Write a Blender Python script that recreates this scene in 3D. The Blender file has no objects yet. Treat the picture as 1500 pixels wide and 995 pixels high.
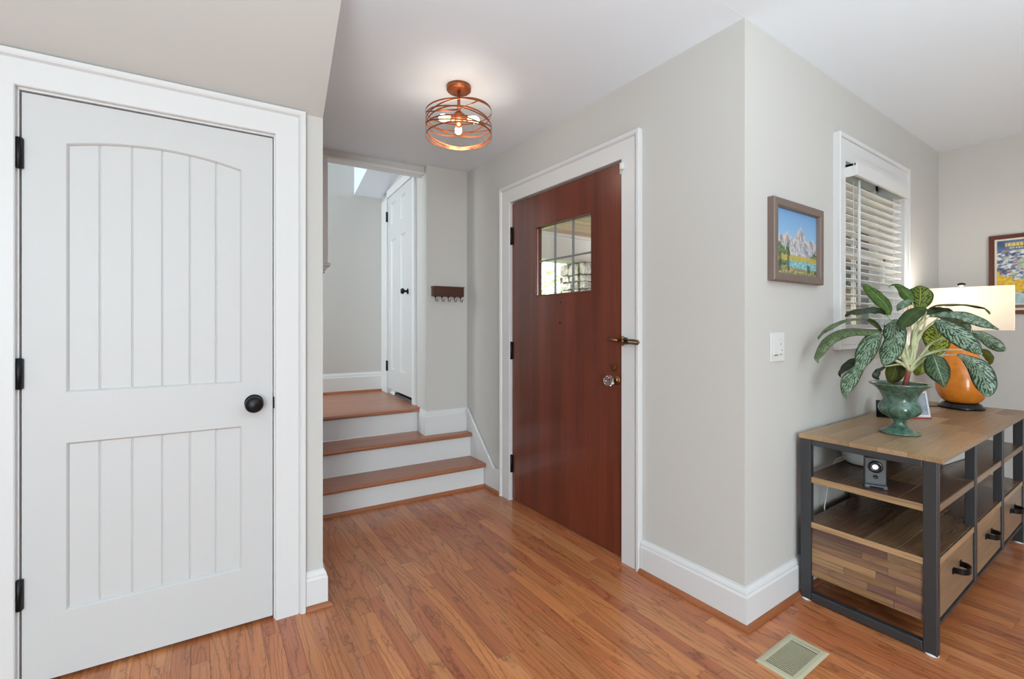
import bpy, bmesh, math, random
import numpy as np
from mathutils import Vector, Matrix
R = math.radians
PI = math.pi
random.seed(7)
SC = bpy.context.scene
COL = SC.collection

# ------------------------------------------------------------------ camera
cam = bpy.data.cameras.new('camera')
cam.sensor_width = 36.0
cam.lens = 667.7 / 1500 * 36
cam.shift_y = -19.3 / 1500
cam.clip_start = 0.02
co = bpy.data.objects.new('camera', cam)
COL.objects.link(co)
co.location = (0, 0, 1.194)
co.rotation_euler = (R(90), 0, R(55.987 - 90))
SC.camera = co

# ------------------------------------------------------------------ world, lights, exposure
wd = bpy.data.worlds.new('daylight')
SC.world = wd
wd.use_nodes = True
bg = wd.node_tree.nodes['Background']
bg.inputs[0].default_value = (0.90, 0.95, 1.0, 1)
bg.inputs[1].default_value = 5.8


def area(name, loc, target, sx, sy, power, color=(1, 1, 1), spread=180):
    l = bpy.data.lights.new(name, 'AREA')
    l.shape = 'RECTANGLE'; l.size = sx; l.size_y = sy
    l.energy = power; l.color = color; l.spread = R(spread)
    o = bpy.data.objects.new(name, l); COL.objects.link(o)
    o.location = loc
    d = Vector(target) - Vector(loc)
    o.rotation_euler = d.to_track_quat('-Z', 'Y').to_euler()
    return o


CW_ = (0.80, 0.945, 1.0)
area('back_fill_light', (-1.4, -3.80, 1.25), (0.4, 1.5, 1.1), 2.2, 2.1, 236, CW_)  # added soft fill in front of the solid back wall, no window there
area('ceiling_fill_light', (0.6, -1.5, 0.25), (0.6, -1.5, 2.42), 2.0, 1.6, 104, CW_, 130)  # added fill near the floor, aimed up to brighten the ceiling
area('foyer_fill_light', (-1.1, 0.2, 0.25), (-1.1, 0.2, 2.42), 1.2, 1.2, 14, CW_, 130)  # second added up-facing fill, out of view on the foyer side
area('landing_window_light', (-1.10, 4.12, 2.05), (1.0, 4.0, 1.4), 0.75, 1.35, 25, CW_)

SC.view_settings.view_transform = 'Standard'
SC.view_settings.look = 'None'
SC.view_settings.gamma = 1
SC.view_settings.use_curve_mapping = False
SC.view_settings.exposure = 0.0

# ------------------------------------------------------------------ frames
XA, YB, XC, YD, HC = 1.781, 0.985, 4.308, 2.101, 2.423


def frame(ox, oy, ax):           # ax = direction angle of local x
    return Matrix.Translation((ox, oy, 0)) @ Matrix.Rotation(ax, 4, 'Z')


FW = Matrix.Identity(4)
FA = frame(XA, YB, R(91.05))     # x along the front wall, y towards the room
FC = frame(0, YD, R(-3.494))     # x along closet wall / risers, y away from the viewer
WM = {}                          # world matrices of empties

# ------------------------------------------------------------------ materials


def srgb(c):
    if isinstance(c, str):
        c = tuple(int(c[i:i + 2], 16) for i in (1, 3, 5))
    return tuple(((v / 255) / 12.92 if v / 255 <= 0.04045 else ((v / 255 + 0.055) / 1.055) ** 2.4) for v in c) + (1,)


class NT:
    def __init__(s, name):
        s.m = bpy.data.materials.new(name); s.m.use_nodes = True
        s.t = s.m.node_tree; s.b = s.t.nodes['Principled BSDF']

    def n(s, typ, **kw):
        x = s.t.nodes.new(typ)
        for k, v in kw.items():
            if k.startswith('i_'):
                x.inputs[k[2:].replace('_', ' ')].default_value = v
            else:
                setattr(x, k, v)
        return x

    def l(s, a, b): s.t.links.new(a, b)

    def mix(s, fac, a, b, mode='MIX'):
        x = s.t.nodes.new('ShaderNodeMix'); x.data_type = 'RGBA'; x.blend_type = mode
        for i, v in ((0, fac), (6, a), (7, b)):
            if hasattr(v, 'links'):
                s.l(v, x.inputs[i])
            else:
                x.inputs[i].default_value = v
        return x.outputs[2]

    def math(s, op, a, b=None, c=None):
        x = s.t.nodes.new('ShaderNodeMath'); x.operation = op
        for i, v in enumerate((a, b, c)):
            if v is None: continue
            if hasattr(v, 'links'): s.l(v, x.inputs[i])
            else: x.inputs[i].default_value = v
        return x.outputs[0]

    def ramp(s, fac, stops, interp='LINEAR'):
        x = s.t.nodes.new('ShaderNodeValToRGB'); x.color_ramp.interpolation = interp
        e = x.color_ramp.elements
        while len(e) > 1: e.remove(e[-1])
        e[0].position = stops[0][0]; e[0].color = stops[0][1]
        for p, c in stops[1:]:
            k = e.new(p); k.color = c
        s.l(fac, x.inputs[0])
        return x.outputs[0]

    def bump(s, h, strength, dist=0.001):
        x = s.t.nodes.new('ShaderNodeBump'); x.inputs['Strength'].default_value = strength
        x.inputs['Distance'].default_value = dist
        s.l(h, x.inputs['Height']); s.l(x.outputs[0], s.b.inputs['Normal'])

    def coords(s, scale, offset_attr=None, kind='Object'):
        tc = s.n('ShaderNodeTexCoord'); mp = s.n('ShaderNodeMapping')
        mp.inputs['Scale'].default_value = scale
        s.l(tc.outputs[kind], mp.inputs[0])
        if offset_attr is None: return mp.outputs[0]
        add = s.n('ShaderNodeVectorMath', operation='ADD')
        s.l(mp.outputs[0], add.inputs[0])
        vm = s.n('ShaderNodeVectorMath', operation='MULTIPLY')
        vm.inputs[1].default_value = (37.0, 91.0, 53.0)
        s.l(offset_attr, vm.inputs[0]); s.l(vm.outputs[0], add.inputs[1])
        return add.outputs[0]


def plain(name, col, rough=0.5, metal=0.0, bump=0.0, bscale=200, spec=0.5, var=0.0):
    k = NT(name)
    c = srgb(col)
    k.b.inputs['Base Color'].default_value = c
    k.b.inputs['Roughness'].default_value = rough
    k.b.inputs['Metallic'].default_value = metal
    k.b.inputs['Specular IOR Level'].default_value = spec
    if bump or var:
        nz = k.n('ShaderNodeTexNoise'); nz.inputs['Scale'].default_value = bscale
        nz.inputs['Detail'].default_value = 3
        k.l(k.coords((1, 1, 1)), nz.inputs['Vector'])
        if bump: k.bump(nz.outputs[0], bump)
        if var:
            lo = tuple(v * (1 - var) for v in c[:3]) + (1,)
            hi = tuple(min(1, v * (1 + var)) for v in c[:3]) + (1,)
            k.l(k.ramp(nz.outputs[0], [(0.3, lo), (0.7, hi)]), k.b.inputs['Base Color'])
    return k.m


def tone_attr(k):
    a = k.n('ShaderNodeAttribute'); a.attribute_name = 'tone'
    return a


def wood(name, stops, axis='Y', rough=0.3, grain_dark=0.55, ring=26, ring_amt=0.5, pore=0.35, fine=260,
         coat=0.0, bump=0.15, stretch=0.10, base=9.0, spec=0.5, blotch=0.15, jag=0.0):
    """stops = board tones picked by the per-board 'tone' attribute"""
    k = NT(name)
    a = tone_attr(k)
    sc = {'X': (stretch, 1, 1), 'Y': (1, stretch, 1), 'Z': (1, 1, stretch)}[axis]
    v = k.coords(sc, a.outputs['Color'])
    n1 = k.n('ShaderNodeTexNoise'); n1.inputs['Scale'].default_value = base; n1.inputs['Detail'].default_value = 1.5
    n1.inputs['Distortion'].default_value = 0.15
    k.l(v, n1.inputs['Vector'])
    rg = k.math('MULTIPLY', n1.outputs[0], ring)
    if jag:          # small saw-tooth wander of the growth rings
        nj = k.n('ShaderNodeTexNoise'); nj.inputs['Scale'].default_value = 70; nj.inputs['Detail'].default_value = 2
        k.l(k.coords({'X': (0.5, 1, 1), 'Y': (1, 0.5, 1), 'Z': (1, 1, 0.5)}[axis], a.outputs['Color']), nj.inputs['Vector'])
        rg = k.math('ADD', rg, k.math('MULTIPLY', nj.outputs[0], jag))
    rg = k.math('PINGPONG', rg, 0.5)
    rg = k.math('MULTIPLY', rg, 2.0)
    rings = k.ramp(rg, [(0.0, (1, 1, 1, 1)), (0.16, (0.35, 0.35, 0.35, 1)), (0.45, (0, 0, 0, 1))])
    sf = {'X': (0.03, 1, 1), 'Y': (1, 0.03, 1), 'Z': (1, 1, 0.03)}[axis]
    v2 = k.coords(sf, a.outputs['Color'])
    n2 = k.n('ShaderNodeTexNoise'); n2.inputs['Scale'].default_value = fine; n2.inputs['Detail'].default_value = 2
    k.l(v2, n2.inputs['Vector'])
    n3 = k.n('ShaderNodeTexNoise'); n3.inputs['Scale'].default_value = 7; n3.inputs['Detail'].default_value = 3
    k.l(v, n3.inputs['Vector'])
    sep = k.n('ShaderNodeSeparateColor'); k.l(a.outputs['Color'], sep.inputs[0])
    N = len(stops)
    basec = k.ramp(sep.outputs[0], [(i / max(1, N - 1), srgb(c)) for i, c in enumerate(stops)])
    bl = k.ramp(n3.outputs[0], [(0.3, (1 - blotch,) * 3 + (1,)), (0.7, (1 + blotch,) * 3 + (1,))])
    c1 = k.mix(1.0, basec, bl, 'MULTIPLY')
    gd = (grain_dark,) * 3 + (1,)
    dk = k.mix(1.0, c1, (grain_dark, grain_dark * 0.9, grain_dark * 0.85, 1), 'MULTIPLY')
    # rings fade in and out along the board
    amt = k.math('MULTIPLY', rings, k.math('MULTIPLY', n2.outputs[0], 2 * ring_amt))
    c2 = k.mix(amt, c1, dk)
    pr = k.ramp(n2.outputs[0], [(0.36, (1, 1, 1, 1)), (0.5, (0, 0, 0, 1))])
    c3 = k.mix(k.math('MULTIPLY', pr, pore), c2, dk)
    k.l(c3, k.b.inputs['Base Color'])
    k.b.inputs['Roughness'].default_value = rough
    k.b.inputs['Specular IOR Level'].default_value = spec
    k.b.inputs['Coat Weight'].default_value = coat
    k.b.inputs['Coat Roughness'].default_value = 0.12
    if bump: k.bump(n2.outputs[0], bump, 0.0006)
    return k.m


M = {}
M['wall'] = plain('greige_wall_paint', '#cbc9c5', 0.75, bump=0.04, bscale=350, spec=0.25)
M['ceiling'] = plain('white_ceiling_paint', '#e8eff6', 0.85, bump=0.04, bscale=300, spec=0.2)
M['trim'] = plain('white_trim_paint', '#dddddd', 0.38, bump=0.02, bscale=40, spec=0.4)
M['door_white'] = plain('white_door_paint', '#cecece', 0.42, bump=0.03, bscale=60, spec=0.35)
M['floor'] = wood('stained_oak_floor', ['#b2683f', '#bf774b', '#cb8350', '#bd7145', '#b26845', '#d18f5c'], 'Y', rough=0.3, grain_dark=0.5,
                  ring=13, ring_amt=0.95, pore=0.38, fine=170, base=9, stretch=0.10, coat=0.3, bump=0.05, jag=0.6)
M['tread'] = wood('stained_oak_tread', ['#a26444', '#ac6f4b'], 'X', rough=0.33, grain_dark=0.6, ring=18, ring_amt=0.35, pore=0.3,
                  coat=0.2, bump=0.06)
M['shoe'] = wood('stained_oak_moulding', ['#9a5a36', '#a9683f'], 'X', rough=0.4, grain_dark=0.6, ring_amt=0.3)
M['mahogany'] = wood('red_brown_door_wood', ['#6e3424', '#743928'], 'Z', rough=0.3, grain_dark=0.55, ring=7, ring_amt=0.22, pore=0.35,
                     fine=90, base=5, stretch=0.05, coat=0.3, bump=0.03, blotch=0.3)
M['console'] = wood('reclaimed_console_wood', ['#513b2c', '#6d5039', '#7a5b42', '#5d4236', '#86694b', '#674f3e', '#74503c'], 'X', rough=0.27,
                    grain_dark=0.5, ring=14, ring_amt=0.35, pore=0.5, fine=160, base=10, stretch=0.1, bump=0.25, blotch=0.3)
M['console_side'] = wood('reclaimed_side_wood', ['#6a513f', '#8c6b4c', '#9a7853', '#6a4c45', '#a58560', '#7d634d', '#85604c'], 'Y', rough=0.45,
                         grain_dark=0.45, ring=12, ring_amt=0.4, pore=0.55, fine=160, base=12, stretch=0.1, bump=0.3, blotch=0.4)
M['console_top'] = wood('light_console_top_wood', ['#8f755a', '#a38765', '#b09068', '#8a7057', '#a98d6b', '#9c7c59'], 'X', rough=0.36,
                        grain_dark=0.6, ring=12, ring_amt=0.28, pore=0.4, fine=160, base=9, stretch=0.1, bump=0.15, blotch=0.22)
M['steel'] = plain('charcoal_painted_steel', '#4b4d50', 0.42, 0.6, bump=0.03, bscale=80)
M['black'] = plain('black_metal', '#1d1d20', 0.35, 0.6)
M['hinge'] = plain('dark_bronze_hinge', '#2c2422', 0.4, 0.7)
M['brass'] = plain('aged_brass', '#8a6a48', 0.28, 1.0)
M['copper'] = plain('brushed_copper', '#a8633e', 0.36, 0.75, bump=0.03, bscale=400)
M['lead'] = plain('grey_lead_came', '#8c8e90', 0.45, 0.5)
M['plastic_white'] = plain('white_plastic', '#dededc', 0.35)
M['blind'] = plain('white_blind_slats', '#f6f4f0', 0.45)
M['plastic_grey'] = plain('grey_plastic', '#585d60', 0.45)
M['lens'] = plain('black_glossy_lens', '#0c0c10', 0.12)
M['vent'] = plain('beige_enamel_vent', '#bdb79b', 0.45, bump=0.03, bscale=60)
M['dark'] = plain('dark_gap', '#1a1512', 0.9)
M['frame_brown'] = plain('brown_picture_frame', '#75645c', 0.42, bump=0.03, bscale=120)
M['frame_red'] = plain('red_brown_poster_frame', '#5d2a18', 0.38, bump=0.03, bscale=120)
M['rack'] = plain('dark_brown_rack', '#472317', 0.4, bump=0.04, bscale=150, var=0.15)
M['mat'] = plain('ivory_poster_border', '#e6dfcc', 0.8)
M['orange'] = plain('orange_glass_lamp', '#d9802a', 0.13, bump=0.02, bscale=30, var=0.12)
M['leafstem'] = plain('pale_green_stem', '#c2c79c', 0.5, var=0.15, bscale=40)
M['trunk'] = plain('reddish_plant_stalk', '#8c4638', 0.6, var=0.2, bscale=60)
M['soil'] = plain('potting_soil', '#2c2019', 0.95, bump=0.6, bscale=120, var=0.4)
M['red'] = plain('red_card', '#a03a30', 0.6)
M['photo'] = plain('grey_blue_print', '#9aa2ae', 0.4, var=0.25, bscale=30)
M['photo_dark'] = plain('blue_grey_window_reflection', '#252d37', 0.5, var=0.4, bscale=3)
M['cord'] = plain('black_cord', '#1c1a1a', 0.6)
M['cord_white'] = plain('white_cord', '#d9d9d4', 0.6)
M['porch_wood'] = wood('tan_porch_boards', ['#b99b80', '#c4a78b', '#ac8c72'], 'X', rough=0.6, ring_amt=0.2)
M['porch_trim'] = plain('pale_porch_beam_paint', '#cfc9c0', 0.7, var=0.05, bscale=3)
M['stone'] = plain('weathered_limestone', '#beb6ac', 0.85, bump=0.6, bscale=18, var=0.35)
M['stone2'] = plain('brownish_limestone', '#a89c92', 0.85, bump=0.6, bscale=20, var=0.35)
M['mortar'] = plain('grey_mortar', '#7c7772', 0.95, bump=0.3, bscale=60)
M['concrete'] = plain('porch_concrete', '#9b9892', 0.9, var=0.1, bscale=8)
M['grass'] = plain('lawn_green', '#6d8f47', 0.95, var=0.3, bscale=30)
M['bushleaf'] = plain('bright_green_foliage', '#7fb04e', 0.6, var=0.3, bscale=9)
M['bark'] = plain('grey_brown_bark', '#5d5046', 0.9, bump=0.5, bscale=30)
M['shade'] = None


def glass(name, col=(1, 1, 1, 1), rough=0.0, thin=True):
    k = NT(name)
    if thin:       # window pane: mostly clear with a reflective face
        k.t.nodes.remove(k.b)
        tr = k.n('ShaderNodeBsdfTransparent'); tr.inputs[0].default_value = col
        gl = k.n('ShaderNodeBsdfGlossy'); gl.inputs['Roughness'].default_value = 0.02
        fr = k.n('ShaderNodeLayerWeight'); fr.inputs[0].default_value = 0.5
        mx = k.n('ShaderNodeMixShader')
        k.l(k.math('ADD', k.math('MULTIPLY', k.math('POWER', fr.outputs[1], 5.0), 0.9), 0.03), mx.inputs[0]); k.l(tr.outputs[0], mx.inputs[1]); k.l(gl.outputs[0], mx.inputs[2])
        k.l(mx.outputs[0], k.t.nodes['Material Output'].inputs[0])
    else:
        k.b.inputs['Transmission Weight'].default_value = 1.0
        k.b.inputs['Roughness'].default_value = rough
        k.b.inputs['Base Color'].default_value = col
        k.b.inputs['IOR'].default_value = 1.5
    return k.m


M['pane'] = glass('window_glass', (0.97, 0.98, 0.98, 1))
M['crystal'] = glass('cut_glass_knob', (0.95, 0.95, 0.96, 1), 0.02, thin=False)


def emis(name, col, strength):
    k = NT(name); k.b.inputs['Base Color'].default_value = col
    k.b.inputs['Emission Color'].default_value = col; k.b.inputs['Emission Strength'].default_value = strength
    return k.m


M['bulb'] = emis('glowing_bulb', (1.0, 0.78, 0.5, 1), 9.0)
M['led'] = emis('white_light_of_device', (0.9, 0.93, 1.0, 1), 1.6)


def shade_mat():
    k = NT('white_fabric_lamp_shade')
    k.t.nodes.remove(k.b)
    d = k.n('ShaderNodeBsdfDiffuse'); d.inputs[0].default_value = srgb('#f3eee4')
    t = k.n('ShaderNodeBsdfTranslucent'); t.inputs[0].default_value = srgb('#fbf4e8')
    mx = k.n('ShaderNodeMixShader'); mx.inputs[0].default_value = 0.45
    k.l(d.outputs[0], mx.inputs[1]); k.l(t.outputs[0], mx.inputs[2])
    k.l(mx.outputs[0], k.t.nodes['Material Output'].inputs[0])
    return k.m


M['shade'] = shade_mat()


def glaze_mat():
    k = NT('green_crackle_glaze')
    n = k.n('ShaderNodeTexNoise'); n.inputs['Scale'].default_value = 38; n.inputs['Detail'].default_value = 6
    n.inputs['Distortion'].default_value = 1.0
    k.l(k.coords((1, 1, 0.7)), n.inputs['Vector'])
    n2 = k.n('ShaderNodeTexNoise'); n2.inputs['Scale'].default_value = 7
    k.l(k.coords((1, 1, 1)), n2.inputs['Vector'])
    c = k.ramp(n.outputs[0], [(0.3, srgb('#2a3f35')), (0.48, srgb('#446455')), (0.6, srgb('#527766')), (0.75, srgb('#6b7f6a'))])
    c = k.mix(k.ramp(n2.outputs[0], [(0.45, (0, 0, 0, 1)), (0.7, (0.6, 0.6, 0.6, 1))]), c, srgb('#6f7a66'))
    k.l(c, k.b.inputs['Base Color'])
    k.b.inputs['Roughness'].default_value = 0.14
    k.b.inputs['Coat Weight'].default_value = 0.5
    k.bump(n.outputs[0], 0.12, 0.002)
    return k.m


M['glaze'] = glaze_mat()


def leaf_mat(name, dark, mid, light, silver, amount, yellow=0.0):
    """variegated leaf: u across (0..1), v along; feathered pale patches between the veins"""
    k = NT(name)
    uv = k.n('ShaderNodeUVMap'); uv.uv_map = 'UVMap'
    sp = k.n('ShaderNodeSeparateXYZ'); k.l(uv.outputs[0], sp.inputs[0])
    a = k.math('ABSOLUTE', k.math('SUBTRACT', sp.outputs[0], 0.5))          # 0 midrib .. .5 margin
    n = k.n('ShaderNodeTexNoise'); n.inputs['Scale'].default_value = 26; n.inputs['Detail'].default_value = 4
    k.l(k.coords((1, 1, 1)), n.inputs['Vector'])
    ph = k.math('ADD', k.math('MULTIPLY', sp.outputs[1], 10.0), k.math('MULTIPLY', a, -6.5))
    n5 = k.n('ShaderNodeTexNoise'); n5.inputs['Scale'].default_value = 60; n5.inputs['Detail'].default_value = 3
    n5.inputs['Distortion'].default_value = 1.2
    k.l(k.coords((1, 1, 1)), n5.inputs['Vector'])
    ph = k.math('ADD', ph, k.math('MULTIPLY', n.outputs[0], 2.6))
    w = k.math('PINGPONG', ph, 0.5)
    w = k.math('MULTIPLY', w, 2.0)
    edge = k.ramp(a, [(0.015, (0, 0, 0, 1)), (0.07, (1, 1, 1, 1)), (0.38, (1, 1, 1, 1)), (0.49, (0, 0, 0, 1))])
    mot = k.math('ADD', k.math('MULTIPLY', w, 0.30), n5.outputs[0])
    f = k.math('MULTIPLY', k.ramp(mot, [(0.60, (0, 0, 0, 1)), (0.70, (1, 1, 1, 1))]), edge)
    f = k.math('MULTIPLY', f, amount)
    c = k.mix(k.ramp(n.outputs[0], [(0.3, (0, 0, 0, 1)), (0.7, (1, 1, 1, 1))]), srgb(dark), srgb(mid))
    c = k.mix(f, c, srgb(silver))
    rib = k.ramp(a, [(0.012, (1, 1, 1, 1)), (0.035, (0, 0, 0, 1))])
    c = k.mix(k.math('MULTIPLY', rib, 0.75), c, srgb(light))
    k.l(c, k.b.inputs['Base Color'])
    k.b.inputs['Roughness'].default_value = 0.33
    k.b.inputs['Specular IOR Level'].default_value = 0.45
    k.b.inputs['Subsurface Weight'].default_value = 0.0
    # thin leaf: some light passes through
    tr = k.n('ShaderNodeBsdfTranslucent'); k.l(c, tr.inputs[0])
    mx = k.n('ShaderNodeMixShader'); mx.inputs[0].default_value = 0.25 + yellow
    out = k.t.nodes['Material Output']
    k.l(k.b.outputs[0], mx.inputs[1]); k.l(tr.outputs[0], mx.inputs[2]); k.l(mx.outputs[0], out.inputs[0])
    k.bump(w, 0.25, 0.002)
    return k.m


LM = {
    0: leaf_mat('leaf_olive', '#3c4d29', '#5d6d3c', '#7c8a58', '#7f906a', 0.9),
    1: leaf_mat('leaf_fresh_green', '#2c4d12', '#44661c', '#8aa83c', '#7d9a46', 0.35),
    2: leaf_mat('leaf_dark', '#23311c', '#39482b', '#5b6b46', '#5f6f55', 0.3),
    3: leaf_mat('leaf_silvery', '#36492f', '#4d6242', '#8ca585', '#90ab90', 1.0),
    4: leaf_mat('leaf_backlit_olive', '#545a22', '#6b6f2c', '#9c9a4c', '#888a3e', 0.4, 0.15),
    5: leaf_mat('leaf_round_yellow_vein', '#2d3f12', '#47591b', '#b4bc48', '#8b9a34', 0.8, 0.05),
    6: leaf_mat('leaf_deep_green', '#253b16', '#36501f', '#5e7a38', '#4d6a34', 0.3),
    7: leaf_mat('leaf_silver_striped', '#2f4630', '#3f5c40', '#a9c0a6', '#a0b9a0', 1.0),
    8: leaf_mat('leaf_dark_pale_vein', '#20361f', '#2e4a2a', '#a9bf8e', '#6e8a62', 0.55),
    9: leaf_mat('leaf_speckled_lime', '#4c5e1c', '#6d7d26', '#b9c24e', '#c3cc4f', 1.0, 0.15),
}

# ------------------------------------------------------------------ mesh builder


class MB:
    def __init__(s):
        s.v = []; s.f = []; s.tone = []; s.uv = None; s.smooth = []

    def add(s, vs, fs, tone=0.5, smooth=False):
        b = len(s.v); s.v += [tuple(p) for p in vs]
        for f in fs:
            s.f.append(tuple(b + i for i in f)); s.tone.append(tone); s.smooth.append(smooth)
        return s

    def box(s, x0, x1, y0, y1, z0, z1, tone=0.5):
        vs = [(x, y, z) for z in (z0, z1) for y in (y0, y1) for x in (x0, x1)]
        fs = [(0, 2, 3, 1), (4, 5, 7, 6), (0, 1, 5, 4), (2, 6, 7, 3), (0, 4, 6, 2), (1, 3, 7, 5)]
        return s.add(vs, fs, tone)

    def cbox(s, x0, x1, y0, y1, z0, z1, c=0.002, tone=0.5):
        """box with chamfered long edges on its top"""
        vs = [(x0, y0, z0), (x1, y0, z0), (x1, y1, z0), (x0, y1, z0),
              (x0, y0, z1 - c), (x1, y0, z1 - c), (x1, y1, z1 - c), (x0, y1, z1 - c),
              (x0 + c, y0 + c, z1), (x1 - c, y0 + c, z1), (x1 - c, y1 - c, z1), (x0 + c, y1 - c, z1)]
        fs = [(3, 2, 1, 0), (0, 1, 5, 4), (1, 2, 6, 5), (2, 3, 7, 6), (3, 0, 4, 7),
              (4, 5, 9, 8), (5, 6, 10, 9), (6, 7, 11, 10), (7, 4, 8, 11), (8, 9, 10, 11)]
        return s.add(vs, fs, tone)

    def prism(s, poly, fn, t0, t1, tone=0.5):
        """poly 2D (a,b) extruded from t0 to t1, fn(a,b,t)->xyz"""
        n = len(poly)
        vs = [fn(a, b, t0) for a, b in poly] + [fn(a, b, t1) for a, b in poly]
        fs = [tuple(range(n))[::-1], tuple(range(n, 2 * n))] + [(i, (i + 1) % n, n + (i + 1) % n, n + i) for i in range(n)]
        return s.add(vs, fs, tone)

    def sweep(s, path, prof, fn, closed=False, side=1, tone=0.5):
        """path 2D, profile (w,t): w offsets sideways with mitres, t goes out; fn(a,b,t)->xyz"""
        n = len(path); P = [Vector(p) for p in path]; nor = []
        for i in range(n):
            def nn(a, b):
                d = (b - a).normalized(); return Vector((-d.y, d.x)) * side
            if closed or 0 < i < n - 1:
                n0 = nn(P[i - 1], P[i]); n1 = nn(P[i], P[(i + 1) % n])
                m = n0 + n1; m = m / m.length_squared * 2
            elif i == 0: m = nn(P[0], P[1])
            else: m = nn(P[-2], P[-1])
            nor.append(m)
        k = len(prof); vs = []
        for i in range(n):
            for w, t in prof:
                q = P[i] + nor[i] * w; vs.append(fn(q.x, q.y, t))
        fs = []
        for i in range(n if closed else n - 1):
            for j in range(k):
                a = i * k + j; b = i * k + (j + 1) % k; c = ((i + 1) % n) * k + (j + 1) % k; d = ((i + 1) % n) * k + j
                fs.append((a, b, c, d))
        if not closed:
            fs += [tuple(range(k))[::-1], tuple((n - 1) * k + j for j in range(k))]
        return s.add(vs, fs, tone)

    def lathe(s, prof, c=(0, 0, 0), seg=32, axis='Z', tone=0.5, smooth=True):
        vs = []; fs = []; n = len(prof)

        def mp(x, y, z):
            if axis == 'Z': return (c[0] + x, c[1] + y, c[2] + z)
            if axis == 'Y': return (c[0] + x, c[1] + z, c[2] + y)
            return (c[0] + z, c[1] + x, c[2] + y)
        for r, z in prof:
            for i in range(seg):
                a = 2 * PI * i / seg; vs.append(mp(r * math.cos(a), r * math.sin(a), z))
        for j in range(n - 1):
            for i in range(seg):
                fs.append((j * seg + i, j * seg + (i + 1) % seg, (j + 1) * seg + (i + 1) % seg, (j + 1) * seg + i))
        s.add(vs, fs, tone, smooth)
        b = len(s.v) - n * seg
        for j in (0, n - 1):
            if prof[j][0] > 1e-5:
                s.f.append(tuple(b + j * seg + i for i in range(seg))); s.tone.append(tone); s.smooth.append(False)
        return s

    def tube(s, pts, rad, seg=8, tone=0.5, cap=True, closed=False):
        P = [Vector(p) for p in pts]; n = len(P)
        rad = rad if isinstance(rad, (list, tuple)) else [rad] * n
        vs = []; up = Vector((0, 0, 1)); prev = None
        for i in range(n):
            if closed: d = (P[(i + 1) % n] - P[i - 1])
            else: d = P[min(i + 1, n - 1)] - P[max(i - 1, 0)]
            d.normalize()
            if prev is None:
                u = d.cross(up)
                if u.length < 1e-3: u = d.cross(Vector((1, 0, 0)))
            else: u = prev - d * prev.dot(d)
            u.normalize(); prev = u; w = d.cross(u)
            for j in range(seg):
                a = 2 * PI * j / seg; vs.append(P[i] + (u * math.cos(a) + w * math.sin(a)) * rad[i])
        fs = []
        for i in range(n if closed else n - 1):
            for j in range(seg):
                i2 = (i + 1) % n
                fs.append((i * seg + j, i * seg + (j + 1) % seg, i2 * seg + (j + 1) % seg, i2 * seg + j))
        s.add(vs, fs, tone, True)
        if cap and not closed:
            b = len(s.v) - n * seg
            for j0 in (0, (n - 1) * seg):
                s.f.append(tuple(b + j0 + j for j in range(seg))); s.tone.append(tone); s.smooth.append(False)
        return s

    def build(s, name, mat, parent=None, F=FW, bevel=0.0, kind=None, label=None, cat=None, group=None, seg=2, solid=0.0):
        me = bpy.data.meshes.new(name)
        inv = WM[parent.name].inverted() if parent is not None and parent.name in WM else FW
        T = inv @ F
        me.from_pydata([tuple(T @ Vector(p)) for p in s.v], [], s.f)
        at = me.color_attributes.new('tone', 'FLOAT_COLOR', 'CORNER')
        rnd = random.Random(len(s.v) * 7 + len(s.f))
        data = []
        for p in me.polygons:
            t = s.tone[p.index]
            tt = (t, t, t, 1) if not isinstance(t, tuple) else tuple(t) + (1,)
            data += list(tt) * p.loop_total
            p.use_smooth = s.smooth[p.index]
        at.data.foreach_set('color', data)
        if s.uv:
            ul = me.uv_layers.new(name='UVMap')
            for lp in me.loops: ul.data[lp.index].uv = s.uv[lp.vertex_index]
        bm = bmesh.new(); bm.from_mesh(me)
        bmesh.ops.recalc_face_normals(bm, faces=bm.faces)
        bm.to_mesh(me); bm.free()
        me.materials.append(mat)
        o = bpy.data.objects.new(name, me); COL.objects.link(o)
        if parent is not None: o.parent = parent
        WM[o.name] = WM.get(parent.name, FW) if parent is not None else FW
        if solid:
            m = o.modifiers.new('solid', 'SOLIDIFY'); m.thickness = solid; m.offset = 0
        if bevel:
            m = o.modifiers.new('bevel', 'BEVEL'); m.width = bevel; m.segments = seg; m.limit_method = 'ANGLE'; m.angle_limit = R(40)
        tag(o, label, cat, group, kind)
        return o


def tag(o, label=None, cat=None, group=None, kind=None):
    if label: o['label'] = label
    if cat: o['category'] = cat
    if group: o['group'] = group
    if kind: o['kind'] = kind
    return o


def thing(name, label, cat, loc=(0, 0, 0), F=FW, group=None, kind=None):
    o = bpy.data.objects.new(name, None); COL.objects.link(o)
    W = F @ Matrix.Translation(loc)
    o.matrix_world = W
    o.empty_display_size = 0.05
    WM[o.name] = W
    return tag(o, label, cat, group, kind)


def bx(*a, **k): return MB().box(*a, **k)


def rt(): return (random.random(), random.random(), random.random())


XYT = lambda a, b, t: (a, b, t)                    # path on the floor, t = height

# ================================================================== STRUCTURE
# ---- floor: slab with individual oak boards running away along Y
fl = MB().box(-2.6, 4.45, -3.9, 3.25, -0.12, -0.012).build('floor', M['dark'], kind='structure')
rng = random.Random(11)
CAMF = Vector((math.cos(R(55.987)), math.sin(R(55.987)), 0)); CAMR = Vector((CAMF.y, -CAMF.x, 0))


def seen(x, y):                   # is this floor point within the photographed part of the room
    d = Vector((x, y, 0)); f = d.dot(CAMF)
    if f < 0.25: return False
    px = d.dot(CAMR) / f; py = 1.194 / f
    return abs(px) < 1.18 and py < 0.83


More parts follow.
